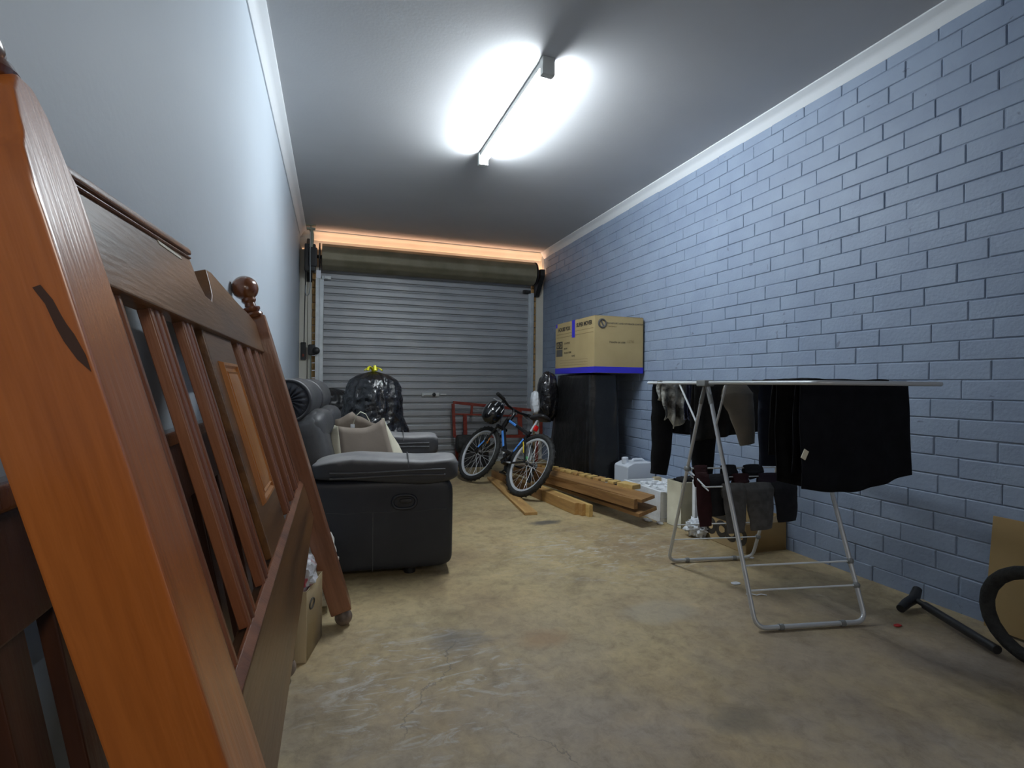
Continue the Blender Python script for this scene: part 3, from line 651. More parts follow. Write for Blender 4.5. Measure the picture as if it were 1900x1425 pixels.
# ------------------------------------------------------------------ sofa
PH = radians(6)
sofa = empty('recliner_sofa', (0.575, 2.63, 0), (0, 0, radians(90) - PH), 'worn dark leather recliner sofa with padded arms along left wall', 'sofa')
def rbox(c, size, e=0.16, amp=0.0, n=40, m=24, seed=0, fn=None, freq=4): return MB().pillow(c, size, e, e, n, m, amp, freq, None, seed, fn)
SL = 1.42
for x0, near in ((0.0, 1), (SL - .24, 0)):
    def bulge(p, near=near):
        return Vector((p.x, p.y, p.z))
    arm = rbox((x0 + .12, .448, .268), (.235, .93, .455), .17, .008, 56, 30, 1 + near).build('arm_panel', 'leather', sofa, smooth=50)
    def puff(p):
        k = 1 - .18 * max(0, (p.y + .1) / .36) ** 2
        return Vector((p.x, p.y, p.z * k + .012 * sin(p.y * 9)))
    cu = rbox((x0 + .12, .32, .546 if near else .535), (.29, .72, .132 if near else .165), .33, .03, 60, 26, 5 + near, puff).build('arm_cushion', 'leather_worn_toplit', sofa, smooth=60)
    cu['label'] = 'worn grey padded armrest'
    mb = MB(); mb.tube([(x0 - .0255, y, .520 + .004 * sin(y * 8)) for y in [(.03 + .56 * i / 24) for i in range(25)]], .006, 8)
    mb.tube([(x0 - .0265, y, .545 + .004 * sin(y * 8 + 1)) for y in [(.03 + .56 * i / 24) for i in range(25)]], .005, 8)
    mb.tube([(x0 + .12 + .146 * cos(a) * abs(cos(a)) ** -.4 if abs(cos(a)) > .05 else x0 + .12, .215, .545 + (.067 if near else .08) * sin(a) ** .45) for a in [pi * (q + .3) / 20.6 for q in range(21)]], .003, 6)
    mb.build('piping', 'leather_mid', cu, smooth=60)
    if near:
        mb = MB(); mb.tube([(.0045, .02 + .84 * i / 30, .338 + .004 * sin(i)) for i in range(31)], .0025, 6); mb.tube([(.0035, .385, .335 - .29 * i / 10) for i in range(11)], .0025, 6)
        mb.build('seam', 'leather_mid', arm, smooth=60)
        hd = MB(); ring = [(.0, .232 + .058 * cos(a) * (abs(cos(a)) ** -.35 if abs(cos(a)) > .05 else 1), .385 + .034 * sin(a)) for a in [2 * pi * k / 40 for k in range(40)]]
        hd.tube(ring, .008, 8, closed=True)
        h = hd.build('recliner_handle', 'leather', arm, smooth=60)
        MB().lathe([(.001, 0), (.036, 0), (.036, .004), (.001, .004)], (0.004, .232, .385), (-1, 0, 0), 24).build('recess', 'black_plastic', h, smooth=40)
        MB().pillow((-.002, .225, .39), (.012, .062, .022), .5, n=20, m=10).build('lever', 'black_plastic', h, smooth=60)
MB().bx(.03, SL - .03, .05, .86, .06, .12).build('base', 'black_plastic', sofa, bevel=.01)
for x in (.09, SL - .09):
    for y in (.20, .78):
        MB().lathe([(.03, 0), (.03, .07), (.02, .07)], (x, y, 0), (0, 0, 1), 12).build('foot', 'black_plastic', sofa, smooth=40)
cw = (SL - .48) / 2
for k in range(2):
    xc = .24 + cw * (k + .5)
    rbox((xc, .33, .33), (cw + .01, .70, .24), .28, .02, 40, 22, 11 + k).build('seat_cushion', 'leather_worn_toplit', sofa, smooth=60)
    R = Matrix.Rotation(radians(-14), 4, 'X')
    MB().pillow((xc, .735, .60), (cw + .02, .24, .44), .42, .42, 40, 24, .03, 5, R.to_3x3(), 21 + k).build('back_cushion', 'leather_mid', sofa, smooth=60)
    hw = cw / 2 - .004; R0 = .118
    prof = [(.004, -hw + .006), (.045, -hw + .004), (.085, -hw), (.104, -hw + .010), (.114, -hw + .028), (R0, -hw + .06), (R0 + .004, 0), (R0, hw - .06), (.114, hw - .028), (.104, hw - .01), (.085, hw), (.004, hw)]
    hr = MB().lathe(prof, (xc, .828, .886), (1, 0, 0), 40).build('headrest', 'leather_mid', sofa, smooth=60)
    MB().pillow((xc, .735, .735), (cw - .005, .20, .20), .5, .7, 44, 24, .03, 6, None, 51 + k).build('lumbar_roll', 'leather_mid', sofa, smooth=60)
    xe = xc - hw - .001
    MB().grid(lambda u, v: Vector((xe - .004 - .010 * abs(sin(u * 2 * pi * 8)) * (1 - v) * v * 4 + .012 * max(0, v - .7) / .3, .828 + .100 * v * cos(2 * pi * u + .25 * v), .886 + .100 * v * sin(2 * pi * u + .25 * v))), 96, 10, True).build('gathered_end', 'leather', hr, smooth=70)
    MB().tube([(xe + .010, .828 + .108 * cos(a), .886 + .108 * sin(a)) for a in [2 * pi * q / 36 for q in range(36)]], .009, 8, closed=True).build('piping', 'leather_worn_toplit', hr, smooth=60)
rbox((SL / 2, .86, .43), (SL - .2, .14, .70), .2, .01, 40, 20, 41).build('back_panel', 'leather', sofa, smooth=50)

# paper carrier bag on the near seat
pg = empty('paper_bag', (0.215, 3.12, 0.44), (0, 0, radians(4)), 'open brown paper carrier bag with red lettering on sofa seat', 'bag')
def sheet(mb, pts_rows):
    n = len(pts_rows[0]); vs = [Vector(p) for r in pts_rows for p in r]
    fs = [(j * n + i, j * n + i + 1, (j + 1) * n + i + 1, (j + 1) * n + i) for j in range(len(pts_rows) - 1) for i in range(n - 1)]
    return mb.add(vs, fs)
fr = []
for j in range(9):
    t = j / 8; w0 = -.16 - .03 * t; w1 = .145 - .085 * t
    fr.append([(w0 + (w1 - w0) * i / 10, -.07 + .05 * t - .012 * sin(pi * i / 10) * (1 - t), .01 + t * (.275 + .055 * ((i / 10) * 2 - 1) ** 2 * (1 if i > 5 else .25))) for i in range(11)])
sheet(MB(), fr).build('front_panel', 'kraft', pg, smooth=60, solid=.0012)
bk = []
for j in range(9):
    t = j / 8; w0 = -.20 - .0 * t; w1 = .20 - .16 * t
    bk.append([(w0 + (w1 - w0) * i / 10, .09 - .02 * t, .01 + t * (.30 + .05 * sin(pi * (i / 10)) ** 2 + (.02 if i < 5 else -.01))) for i in range(11)])
sheet(MB(), bk).build('back_panel', 'kraft', pg, smooth=60, solid=.0012)
gr = []
for j in range(9):
    t = j / 8; a = Vector(fr[j][-1]); b = Vector((.25 - .185 * t, .03 + .02 * t, .01 + .325 * t))
    gr.append([tuple(a.lerp(b, i / 5) + Vector((.006 * sin(i * 2 + j), -.01 * sin(pi * i / 5), 0))) for i in range(6)])
sheet(MB(), gr).build('right_gusset', 'kraft_pale', pg, smooth=60, solid=.0012)
gl = []
for j in range(9):
    t = j / 8; a = Vector(fr[j][0]); b = Vector((-.175 - .07 * sin(pi * min(1, t * 1.05)) - .03 * t, -.0 + .04 * t, .01 + .29 * t))
    gl.append([tuple(a.lerp(b, i / 5) + Vector((0, -.012 * sin(pi * i / 5), 0))) for i in range(6)])
sheet(MB(), gl).build('left_gusset', 'kraft_pale', pg, smooth=60, solid=.0012)
hm = MB()
hm.tube([(-.10, .06, .30), (-.085, .05, .35), (-.06, .045, .375), (-.03, .05, .36), (-.005, .06, .315)], .006, 6, flat=.4)
hm.build('handle', 'kraft_pale', pg, smooth=50)
MB().bx(-.118, -.095, .02, .024, .235, .305).build('receipt', 'plastic_white', pg)
text('lettering', 'loS', .11, 'red_print', pg, axes((.0, -.0835, .062), (1, 0, 0), (0, .12, 1)), .0003)

# garbage bags at the far end of the sofa
def garbage(name, c, size, seed, label, mat='garbage_plastic', knot=True):
    e = empty(name, (c[0], c[1], c[2]), label=label, cat='garbage bag')
    h = size[2]
    def P(u, v):
        a = 2 * pi * u; t = v
        kn = ((0, 1.0), (.05, 1.12), (.3, 1.16), (.5, 1.14), (.58, 1.06), (.68, .99), (.78, .95), (.86, .86), (.92, .70), (.965, .42), (1.0, .05))
        for (t0_, r0_), (t1_, r1_) in zip(kn, kn[1:]):
            if t <= t1_: q_ = (t - t0_) / (t1_ - t0_); r = r0_ + (r1_ - r0_) * q_; break
        fold = 0.075 * max(0, t - .7) * sin(a * 19 + 3 * noise.noise(Vector((cos(a), sin(a), t * 3))))
        d = noise.noise(Vector((cos(a) * 1.6 + seed, sin(a) * 1.6, t * h * 4.5))) * .10
        d += abs(noise.noise(Vector((cos(a) * 3.6, sin(a) * 3.6 + seed, t * h * 8)))) * -.13 + .03
        d += abs(noise.noise(Vector((cos(a) * 8, sin(a) * 8 + seed, t * h * 22)))) * -.07 + .015
        r = r * (1 + d) + fold
        z = h * t - .02 * h * (max(0, t - .9) * 10) ** 2
        return Vector((size[0] / 2 * r * cos(a), size[1] / 2 * r * sin(a), z))
    MB().grid(P, 130, 110, True).build('sack', mat, e, smooth=70)
    if knot:
        mb = MB()
        for k in range(7):
            a = k * .9 + .3
            mb.tube([(0, 0, h * .965), (.03 * cos(a), .03 * sin(a), h * .99 + .02), (.06 * cos(a), .05 * sin(a) - .01, h * 1.0 + .012 * (k % 3)), (.075 * cos(a), .06 * sin(a) - .02, h * .985)], .011, 6, flat=.35)
        mb.build('tie', 'yellow_tie', e, smooth=60)
    return e
garbage('garbage_bag', (0.315, 4.44, 0.0), (.50, .46, 1.10), 1.3, 'tall full shiny black garbage bag with yellow tie beyond the paper bag')
garbage('garbage_bag', (-0.02, 5.05, 0.0), (.52, .55, .95), 5.1, 'slumped black garbage bag half hidden behind the yellow tied one', 'garbage_plastic_dull', False)

# ------------------------------------------------------------------ red steel frame and dark roll by the door
rf = empty('steel_frame', (1.36, 6.12, 0), label='rusty red steel frame standing behind bicycle against roller door', cat='frame')
def bar(name, p0, p1, w=.035, mat='red_paint', par=rf): return MB().beam(p0, p1, w, .03, (0, 1, 0)).build(name, mat, par, bevel=.003)
dz = -.115
bar('top_bar', (0, 0, .755), (1.15, -.02, .755 + dz)); bar('bottom_bar', (0.02, 0, .345), (1.15, -.02, .345 - .02)); bar('middle_bar', (.02, 0, .615), (1.15, -.02, .57), .02)
bar('upright', (.0, 0, .74), (.02, 0, .34)); bar('upright', (.145, 0, .61), (.155, 0, .345), .045); bar('upright', (.235, -.002, .735), (.225, -.002, .605), .025)
bar('upright', (.84, -.01, .66), (.86, -.01, .34), .055); bar('upright', (1.13, -.02, .64), (1.13, -.02, .33))
for x in (.05, 1.08): bar('leg', (x, -.01, .345), (x, .0, 0.0))
ro = tag(MB().tube([(1.43, 6.05, .11), (1.43, 5.98, .11)], .11, 10).build('dump', 'rubber'), 'x', 'x'); bpy.data.objects.remove(ro)
rl = empty('rolled_mat', (1.55, 5.98, .0), label='dark rolled mat standing on a crate under the red frame', cat='mat')
MB().tube([(-.17, 0, .275), (-.16, 0, .275), (.20, .0, .27), (.21, 0, .27)], [.095, .105, .105, .095], 24).build('roll', 'rubber', rl, smooth=50)
MB().bx(-.12, .2, -.08, .08, 0, .175).build('support', 'black_plastic', rl, bevel=.01)

# ------------------------------------------------------------------ bicycle
HD = radians(104.8)
LEAN = radians(27.9)
bike_M = Matrix.Translation((1.494, 4.201, .019)) @ Matrix.Rotation(HD, 4, 'Z') @ Matrix.Rotation(LEAN, 4, 'X')
bk_ = empty('bicycle', label='black mountain bike with blue decals leaning over the timber', cat='bicycle'); bk_.matrix_world = bike_M
WR = .295; WB = .877
def wheel(xc, par, steer=0.0, rear=False):
    e = MB(); c = Vector((xc, 0, WR))
    Rz = Matrix.Rotation(steer, 3, 'Z')
    def T(p): return c + Rz @ (Vector(p))
    def circ(r, y=0, n=56): return [T((r * cos(2 * pi * k / n), y, r * sin(2 * pi * k / n))) for k in range(n)]
    tyre = MB().tube(circ(WR - .025), .025, 12, closed=True)
    kn = []
    w = tyre.build('wheel', 'rubber', par, smooth=60)
    kb = MB()
    for k in range(64):
        a = 2 * pi * k / 64; s = .011 * (1 if k % 2 else -1)
        kb.box(T(((WR - .001) * cos(a), s, (WR - .001) * sin(a))), (.004, .012, .013), (Rz.to_4x4() @ Matrix.Rotation(-a, 4, 'Y')).to_3x3())
    o = kb.build('tread', 'rubber', w); o['kind'] = 'stuff'
    rim = MB()
    prof = [(-.011, .0), (-.011, .018), (-.006, .024), (.006, .024), (.011, .018), (.011, .0)]
    n = 56; vs = []; fs = []
    for k in range(n):
        a = 2 * pi * k / n
        for y, d in prof:
            r = WR - .042 - d; vs.append(T((r * cos(a), y, r * sin(a))))
    m = len(prof)
    for k in range(n):
        for i in range(m - 1):
            fs.append((k * m + i, k * m + i + 1, ((k + 1) % n) * m + i + 1, ((k + 1) % n) * m + i))
    rim.add(vs, fs).build('rim', 'rim_alloy', w, smooth=40)
    MB().lathe([(.008, -.045), (.02, -.03), (.012, -.02), (.012, .02), (.02, .03), (.008, .045)], c, Rz @ Vector((0, 1, 0)), 14).build('hub', 'black_metal', w, smooth=40)
    so = None
    for k in range(28):
        a = 2 * pi * k / 28; s = .028 * (1 if k % 2 else -1); b = a + (.5 if (k // 2) % 2 else -.5)
        MB().tube([T((.018 * cos(b), s, .018 * sin(b))), T(((WR - .064) * cos(a), s * .1, (WR - .064) * sin(a)))], .0013, 4).build('spoke', 'rim_alloy', w)
    return w, T
wr_, Tr = wheel(0, bk_, 0, True)
STE = radians(5.2)
wf_, Tf = wheel(WB, bk_, STE)
BB = (.36, 0, .26); ST = (.185, 0, .60); HT = (.625, 0, .70); HBm = (.665, 0, .59); RH = (0, 0, WR); FH = (WB, 0, WR)
fm = MB().tube([BB, ST], .016, 12).tube([(.20, 0, .57), (.620, 0, .685)], .017, 12).tube([BB, (.655, 0, .605)], .022, 12).tube([HT, HBm], .021, 12)
for s in (-1, 1):
    fm.tube([(.205, .02 * s, .56), (.1, .05 * s, .43), (0, .062 * s, WR)], .009, 8).tube([(.35, .03 * s, .26), (.2, .05 * s, .262), (0, .062 * s, WR)], .010, 8)
fm.tube([(.36, -.04, .26), (.36, .04, .26)], .024, 12)
fr_ = fm.build('frame', 'bike_black', bk_, smooth=50)
def strip(name, p0, p1, r, off, mat, par):
    x, y, z, l = frame_from(p0, p1, (0, 1, 0)); mb = MB()
    p0 = Vector(p0); p1 = Vector(p1); sgn = Vector((0, 1, 0))
    side = z.cross(sgn).normalized(); vs = []
    for p in (p0, p1):
        for k in range(5):
            a = radians(-42 + 21 * k); vs.append(p + sgn * (r + off) * cos(a) + side * (r + off) * sin(a))
    mb.add(vs, [(i, i + 1, 6 + i, 5 + i) for i in range(4)]); return mb.build(name, mat, par, smooth=60)
v = lambda a, b, t: tuple(Vector(a).lerp(Vector(b), t))
strip('decal', v(BB, (.655, 0, .605), .42), v(BB, (.655, 0, .605), .86), .022, .001, 'bike_blue', fr_)
strip('decal', v(BB, (.655, 0, .605), .22), v(BB, (.655, 0, .605), .32), .022, .001, 'bike_white', fr_)
strip('decal', v((.20, 0, .57), (.620, 0, .685), .55), v((.20, 0, .57), (.620, 0, .685), .9), .017, .001, 'bike_blue', fr_)
strip('decal', v(BB, ST, .35), v(BB, ST, .75), .016, .001, 'bike_blue', fr_)
strip('decal', (.30, .035, .261), (.2, .05, .262), .010, .001, 'bike_white', fr_)
strip('decal', (.14, .054, .47), (.06, .06, .37), .009, .001, 'yellow_plastic', fr_)
# fork and bars (turned with the front wheel)
Rs = Matrix.Translation(Vector((WB, 0, 0))) @ Matrix.Rotation(STE, 4, 'Z') @ Matrix.Translation(Vector((-WB, 0, 0)))
def S(p): return Rs @ Vector(p)
fk = MB()
for s in (-1, 1):
    fk.tube([S((WB, .055 * s, WR)), S((.775, .055 * s, .44))], .016, 10).tube([S((.775, .055 * s, .44)), S((.70, .055 * s, .60))], .011, 10)
fk.tube([S((.70, -.065, .60)), S((.70, .065, .60))], .018, 10).tube([S((.70, 0, .60)), S((.665, 0, .60))], .018, 10)
fko = fk.build('fork', 'bike_black', bk_, smooth=50)
strip('decal', tuple(S((.845, .055, .34))), tuple(S((.79, .055, .42))), .016, .001, 'bike_blue', fko)
hbp = [(.60, .29, .845), (.615, .2, .84), (.64, .09, .815), (.645, 0, .81), (.64, -.09, .815), (.615, -.2, .84), (.60, -.29, .845)]
hba = MB().tube([S(p) for p in hbp], .0125, 10).tube([S((.63, 0, .69)), S((.605, 0, .765)), S((.645, 0, .81))], .017, 10).build('handlebar', 'bike_black', bk_, smooth=50)
for s in (0, 1):
    p = [hbp[0], (.6065, .245, .8425), (.617, .18, .837)] if s == 0 else [hbp[-1], (.6065, -.245, .8425), (.617, -.18, .837)]
    MB().tube([S(q) for q in p], .018, 10).build('grip', 'rubber', hba, smooth=50)
    y = .16 if s == 0 else -.16
    MB().tube([S((.63, y, .83)), S((.67, y * 1.05, .815)), S((.68, y * 1.3, .808)), S((.675, y * 1.6, .805))], .006, 8).build('brake_lever', 'rim_alloy', hba, smooth=50)
    MB().box(S((.635, y, .825)), (.04, .03, .03)).build('shifter', 'black_plastic', hba, bevel=.006)
cb = MB()
for y in (.12, -.12):
    cb.tube([S((.65, y, .825)), S((.74, y * .5, .79)), S((.74, y * .2, .68)), S((.70, .02, .55))], .003, 6)
cb.build('cables', 'black_plastic', hba, smooth=50)
MB().tube([ST, (.15, 0, .72)], .013, 10).build('seat_post', 'rim_alloy', bk_, smooth=50)
def sad(p):
    t = (p.x / .13 + 1) / 2; w = .028 + .055 * (1 - t) ** 1.5
    return Vector((p.x, p.y / .07 * w, p.z + .012 * (1 - t)))
MB().pillow((.15, 0, .735), (.26, .14, .055), .7, n=28, m=14, fn=sad).build('saddle', 'black_plastic', bk_, smooth=60)
MB().pillow((.13, .0, .635), (.022, .05, .055), .6, n=14, m=10).build('rear_reflector', 'red_reflector', bk_, smooth=60)
MB().pillow(Tf((-.06, .004, .15)), (.022, .012, .075), .6, n=14, m=10).build('spoke_reflector', 'orange_reflector', wf_, smooth=60)
MB().pillow(Tr((.07, .012, .05)), (.05, .012, .03), .6, n=14, m=10).build('spoke_reflector', 'green_plastic', wr_, smooth=60)
dr = MB().lathe([(.02, -.052), (.075, -.05), (.075, -.046), (.02, -.046)], BB, (0, 1, 0), 28).build('chainring', 'black_metal', bk_, smooth=30)
MB().lathe([(.01, -.05), (.05, -.046), (.04, -.036), (.03, -.03), (.01, -.03)], RH, (0, 1, 0), 24).build('cassette', 'black_metal', bk_, smooth=30)
MB().tube([(.36, -.06, .26), (.47, -.07, .18)], .009, 8).tube([(.36, .06, .26), (.25, .07, .34)], .009, 8).build('crank', 'black_metal', bk_, smooth=50)
for p in ((.47, -.11, .18), (.25, .11, .34)): MB().box(p, (.09, .075, .02)).build('pedal', 'black_plastic', bk_, bevel=.005)
ch = [(RH[0] + .045 * cos(a), -.048, RH[2] + .045 * sin(a)) for a in [radians(q) for q in range(90, 271, 30)]] + [(BB[0] + .073 * cos(a), -.048, BB[2] + .073 * sin(a)) for a in [radians(q) for q in range(-90, 91, 30)]]
MB().tube(ch, .004, 6, closed=True).build('chain', 'black_metal', bk_, smooth=50)
MB().box((.0, -.06, .20), (.04, .02, .10)).build('derailleur', 'black_metal', bk_, bevel=.006)
# helmet hanging from the bars
hl_p = bike_M @ Vector((.745, .125, .70))
hl = empty('helmet', tuple(hl_p), (radians(50), radians(38), radians(-20)), 'black and white bicycle helmet hanging from handlebar', 'helmet')
def hp(p):
    return Vector((p.x, p.y, p.z if p.z > -.02 else -.02 + (p.z + .02) * .25))
MB().pillow((0, 0, 0), (.205, .27, .24), .95, n=40, m=24, fn=hp).build('shell', 'helmet_shell', hl, smooth=60)
mb = MB()
for i, spans in ((-1.9, ((-.5, .1),)), (-.8, ((-.9, -.5), (.0, .55))), (.5, ((-.4, .15), (.5, .95))), (1.7, ((-.1, .5),))):
    for (t0, t1) in spans:
        pts = []
        for k in range(9):
            t = t0 + (t1 - t0) * k / 8; xx = i * .037 * (1 - .15 * abs(t)); rr = sqrt(max(.05, 1 - (xx / .1025) ** 2))
            pts.append((xx, .136 * rr * sin(t), .1215 * rr * cos(t)))
        mb.tube(pts, .0055, 6, flat=.6)
mb.build('stripes', 'bike_white', hl, smooth=60)
MB().tube([(.09, 0, -.02), (.06, .02, -.09), (0, .02, -.15), (-.06, .02, -.09), (-.09, 0, -.02)], .005, 6).build('strap', 'black_plastic', hl, smooth=60)

# ------------------------------------------------------------------ timber on the floor
def plank(p0, p1, w, h, mat, label=None, group=None, roll=0.0, name='timber_plank', up=(0, 0, 1), bev=.002):
    p0 = Vector(p0); p1 = Vector(p1); x, y, z, l = frame_from(p0, p1, up)
    if roll: x, y = x * cos(roll) + y * sin(roll), y * cos(roll) - x * sin(roll)
    m = Matrix((z, x, y)).transposed().to_4x4(); m.translation = p0
    o = MB().bx(0, l, -w / 2, w / 2, -h / 2, h / 2).build(name, mat, bevel=bev, seg=1)
    o.matrix_world = m
    if label: tag(o, label, 'timber', group)
    return o
GT = 'timber lengths stacked on the floor'
plank((1.413, 3.637, .0115), (1.56, 5.15, .0115), .10, .022, 'pine', 'thin flat plank on the floor under bicycle rear wheel', GT)
stud_lab = ['long upright stud, outermost of three ending together at front', 'long upright stud, middle of three ending together at front', 'long upright stud, innermost of three ending together at front']
for k in range(3):
    x = 1.745 + .037 * k; y = 3.545 - .045 * k
    plank((x, y, .046), (x - .16, y + 1.55, .046), .034, .09, ('pine', 'pine', 'pine_pale')[k], stud_lab[k], GT, name='timber_stud')
plank((1.688, 4.06, .046), (1.57, 5.15, .046), .034, .09, 'pine_dark', 'shorter stud with dark cut end behind bicycle rear wheel', GT, name='timber_stud')
plank((2.075, 3.10, .105), (1.80, 4.55, .125), .17, .028, 'pine_dark', 'wide loose board sticking out lowest over the shadow', GT, roll=radians(-12))
plank((1.99, 3.12, .160), (1.66, 4.75, .160), .035, .07, 'pine_dark', 'dark bed rail lying under the row of slat ends', GT, name='timber_rail')
bs = empty('slatted_bed', (2.075, 3.10, 0), label='slatted timber bed base with pale slat ends, topmost on the pile', cat='bed base', group=GT)
o = plank((2.075, 3.10, .195), (1.70, 4.60, .215), .135, .024, 'pine_dark', roll=radians(-8), name='side_rail')
def adopt(o, root): o.parent = root; o.matrix_parent_inverse = Matrix.Translation(-Vector(root.location))
adopt(o, bs)
A = Vector((2.065, 3.44, .232)); B = Vector((1.765, 4.52, .240)); dr_ = (B - A).normalized(); sd = Vector((dr_.y, -dr_.x, 0)).normalized()
for k in range(13):
    if k == 0:
        c = A - dr_ * .05; adopt(plank(c - sd * .02, c + sd * .07, .155, .034, 'pine_pale', name='end_block'), bs)
    else:
        c = A + dr_ * (.105 + .083 * (k - 1)); 
        adopt(plank(c - sd * .01 + Vector((0, 0, random.uniform(-.003, .003))), c + sd * .075, .064 if k % 2 else .05, .020, 'pine_pale' if k % 3 else 'pine', name='slat'), bs)
tag(MB().pillow((2.16, 3.83, .10), (.17, .24, .20), .8, amp=.35, freq=8, seed=3, n=44, m=28).build('bin_liner', 'garbage_plastic', smooth=70), 'crumpled black bin liner behind the timber beside jerrycan', 'bag')

# ------------------------------------------------------------------ covered stack, moving box, bags
cvh = 1.083
cv = empty('covered_stack', (2.25, 4.41, 0), label='tall stack draped in black plastic beneath the moving box', cat='covered stack')
MB().bx(-.125, .135, -.335, .335, 0, cvh - .014).build('contents', 'black_plastic', cv, bevel=.02)
def k_(v): return (v - .25) / .75
def drape_cover(u, v):
    a = 2 * pi * u; sgx = math.copysign(abs(cos(a)) ** .28, cos(a)); sgy = math.copysign(abs(sin(a)) ** .28, sin(a))
    if v < .25:
        k = v / .25; z = cvh - .002 - .015 * k ** 4 + .006 * noise.noise(Vector((sgx * k * 3, sgy * k * 3, 1))); r = k * .955; fl = 0
    else:
        k = (v - .25) / .75; z = (cvh - .02) * (1 - k) + .012
        fl = .09 * k; r = .955 + .03 * min(1, k * 4) + fl
        r += .05 * k ** .6 * noise.noise(Vector((cos(a) * 3, sin(a) * 3, k * 1.2))) + .008 * min(1, k * 3) * sin(a * 15 + 2 * sin(k * 2)) - .05 * abs(noise.noise(Vector((cos(a) * 2 + k * 1.5, sin(a) * 2 - k, 7)))) * sin(pi * min(1, k * 1.4)) ** 2
    return Vector((.158 * sgx * (r + (.5 if sgx < 0 else .12) * max(0, k_(v)) * (.6 + .4 * sgy)), .378 * sgy * r, z))
MB().grid(drape_cover, 150, 48, True).build('cover', 'cover_plastic', cv, smooth=70, solid=.002)
mbx = empty('moving_box', (2.095, 3.95, 1.088), (0, 0, radians(0.5)), 'large printed cardboard moving box with blue tape on the black stack', 'box')
BX, BY, BZ = .485, .80, .485
cmb = MB().bx(0, BX, 0, BY, 0, BZ).build('carton', 'cardboard', mbx, bevel=.004)
for y0 in (0.0, BY / 2 + .001): MB().bx(.002, BX - .002, y0, y0 + BY / 2 - .001, BZ, BZ + .004).build('flap', 'cardboard', mbx, bevel=.001, seg=1)
mb = MB(); mb.bx(-.0012, 0, -.001, BY, 0, .052); mb.bx(-.0012, BX + .001, -.0012, 0, 0, .052); mb.bx(BX, BX + .0012, 0, BY, 0, .052); mb.build('bottom_tape', 'tape_blue', mbx)
mb = MB(); mb.bx(-.0014, 0, .37, .43, BZ - .155, BZ + .004); mb.bx(-.0014, BX, .37, .43, BZ + .004, BZ + .0055); mb.build('top_tape', 'tape_blue', mbx)
MB().bx(-.0012, 0, .755, .79, BZ - .035, BZ).build('corner_tape', 'tape_blue', mbx)
lf = lambda y, z: axes((-.0010, y, z), (0, -1, 0), (0, 0, 1))
text('lettering', 'HOUSE BOX', .050, 'ink', mbx, lf(.60, BZ - .062), .0003, sx=.95, bold=.002)
text('lettering', 'SUPER MOVER', .050, 'ink', mbx, lf(.19, BZ - .052), .0003, sx=.93, bold=.002)
for y0, y1, z in ((.02, .36, BZ - .10), (.44, .77, BZ - .105), (.02, .77, BZ - .135)):
    MB().bx(-.0009, 0, y0, y1, z - .003, z + .003).build('printed_line', 'ink_faint', mbx)
for z, mt in ((BZ - .21, 'ink'), (BZ - .285, 'ink_grey')):
    o = MB().bx(-.0010, 0, .635, .775, z - .034, z + .034).build('pictogram', mt, mbx)
    if mt == 'ink':
        for y in (.67, .735): MB().tube(arc((-.0012, y, z), 1, 0, 2 * pi, 20, (0, .018, 0), (0, 0, .02))[:-1], .004, 6, closed=True, flat=.2).build('ring', 'cardboard', o)
for y, z, s in ((.53, BZ - .20, 'CONTENTS'), (.565, BZ - .25, 'ROOM'), (.52, BZ - .29, 'FRAGILE ITEMS'), (.40, BZ - .325, 'NAME')):
    text('lettering', s, .024, 'ink', mbx, lf(y, z), .0003)
for k in range(5):
    z = BZ - .36 - .024 * k; MB().bx(-.0009, 0, .12, .69, z - .0015, z + .0015).build('printed_line', 'ink_faint', mbx)
ff = lambda x, z: axes((x, -.0010, z), (1, 0, 0), (0, 0, 1))
lg = MB().tube([(.075 + .034 * cos(a), -.0008, BZ - .062 + .034 * sin(a)) for a in [2 * pi * k / 28 for k in range(28)]], .0085, 8, closed=True, flat=1.0)
lg.box((.075, -.0008, BZ - .062), (.014, .0016, .064), Matrix.Rotation(radians(-28), 3, 'Y')); o = lg.build('emblem', 'ink_grey', mbx)
text('lettering', 'TRANSPORT AND STORAGE CARTON', .021, 'ink_grey', mbx, ff(.30, BZ - .058), .0003, sx=1.05); text('lettering', 'AUSTRALIA', .016, 'ink_faint', mbx, ff(.175, BZ - .086), .0003)
text('lettering', 'Handle on side', .026, 'ink', mbx, ff(.225, BZ - .22), .0003); text('lettering', '1770', .034, 'ink_faint', mbx, ff(.355, BZ - .212), .0003)
gbm = MB().pillow((1.995, 4.72, .865), (.19, .22, .47), .7, amp=.12, freq=5, seed=8, n=60, m=40, fn=lambda p: Vector((p.x * (1 - .5 * max(0, p.z / .25) ** 2 * .5), p.y, p.z)))
gbm.mi = 0
tag(gbm.build('hanging_bag', 'garbage_plastic', smooth=70), 'glossy black plastic bag slung on left side of covered stack', 'bag')
tag(MB().pillow((1.905, 4.80, .80), (.10, .12, .22), .7, amp=.15, freq=6, seed=9, n=36, m=24).build('white_plastic_bag', 'plastic_white', smooth=60), 'white plastic bag poking out left of the glossy black bag', 'bag')

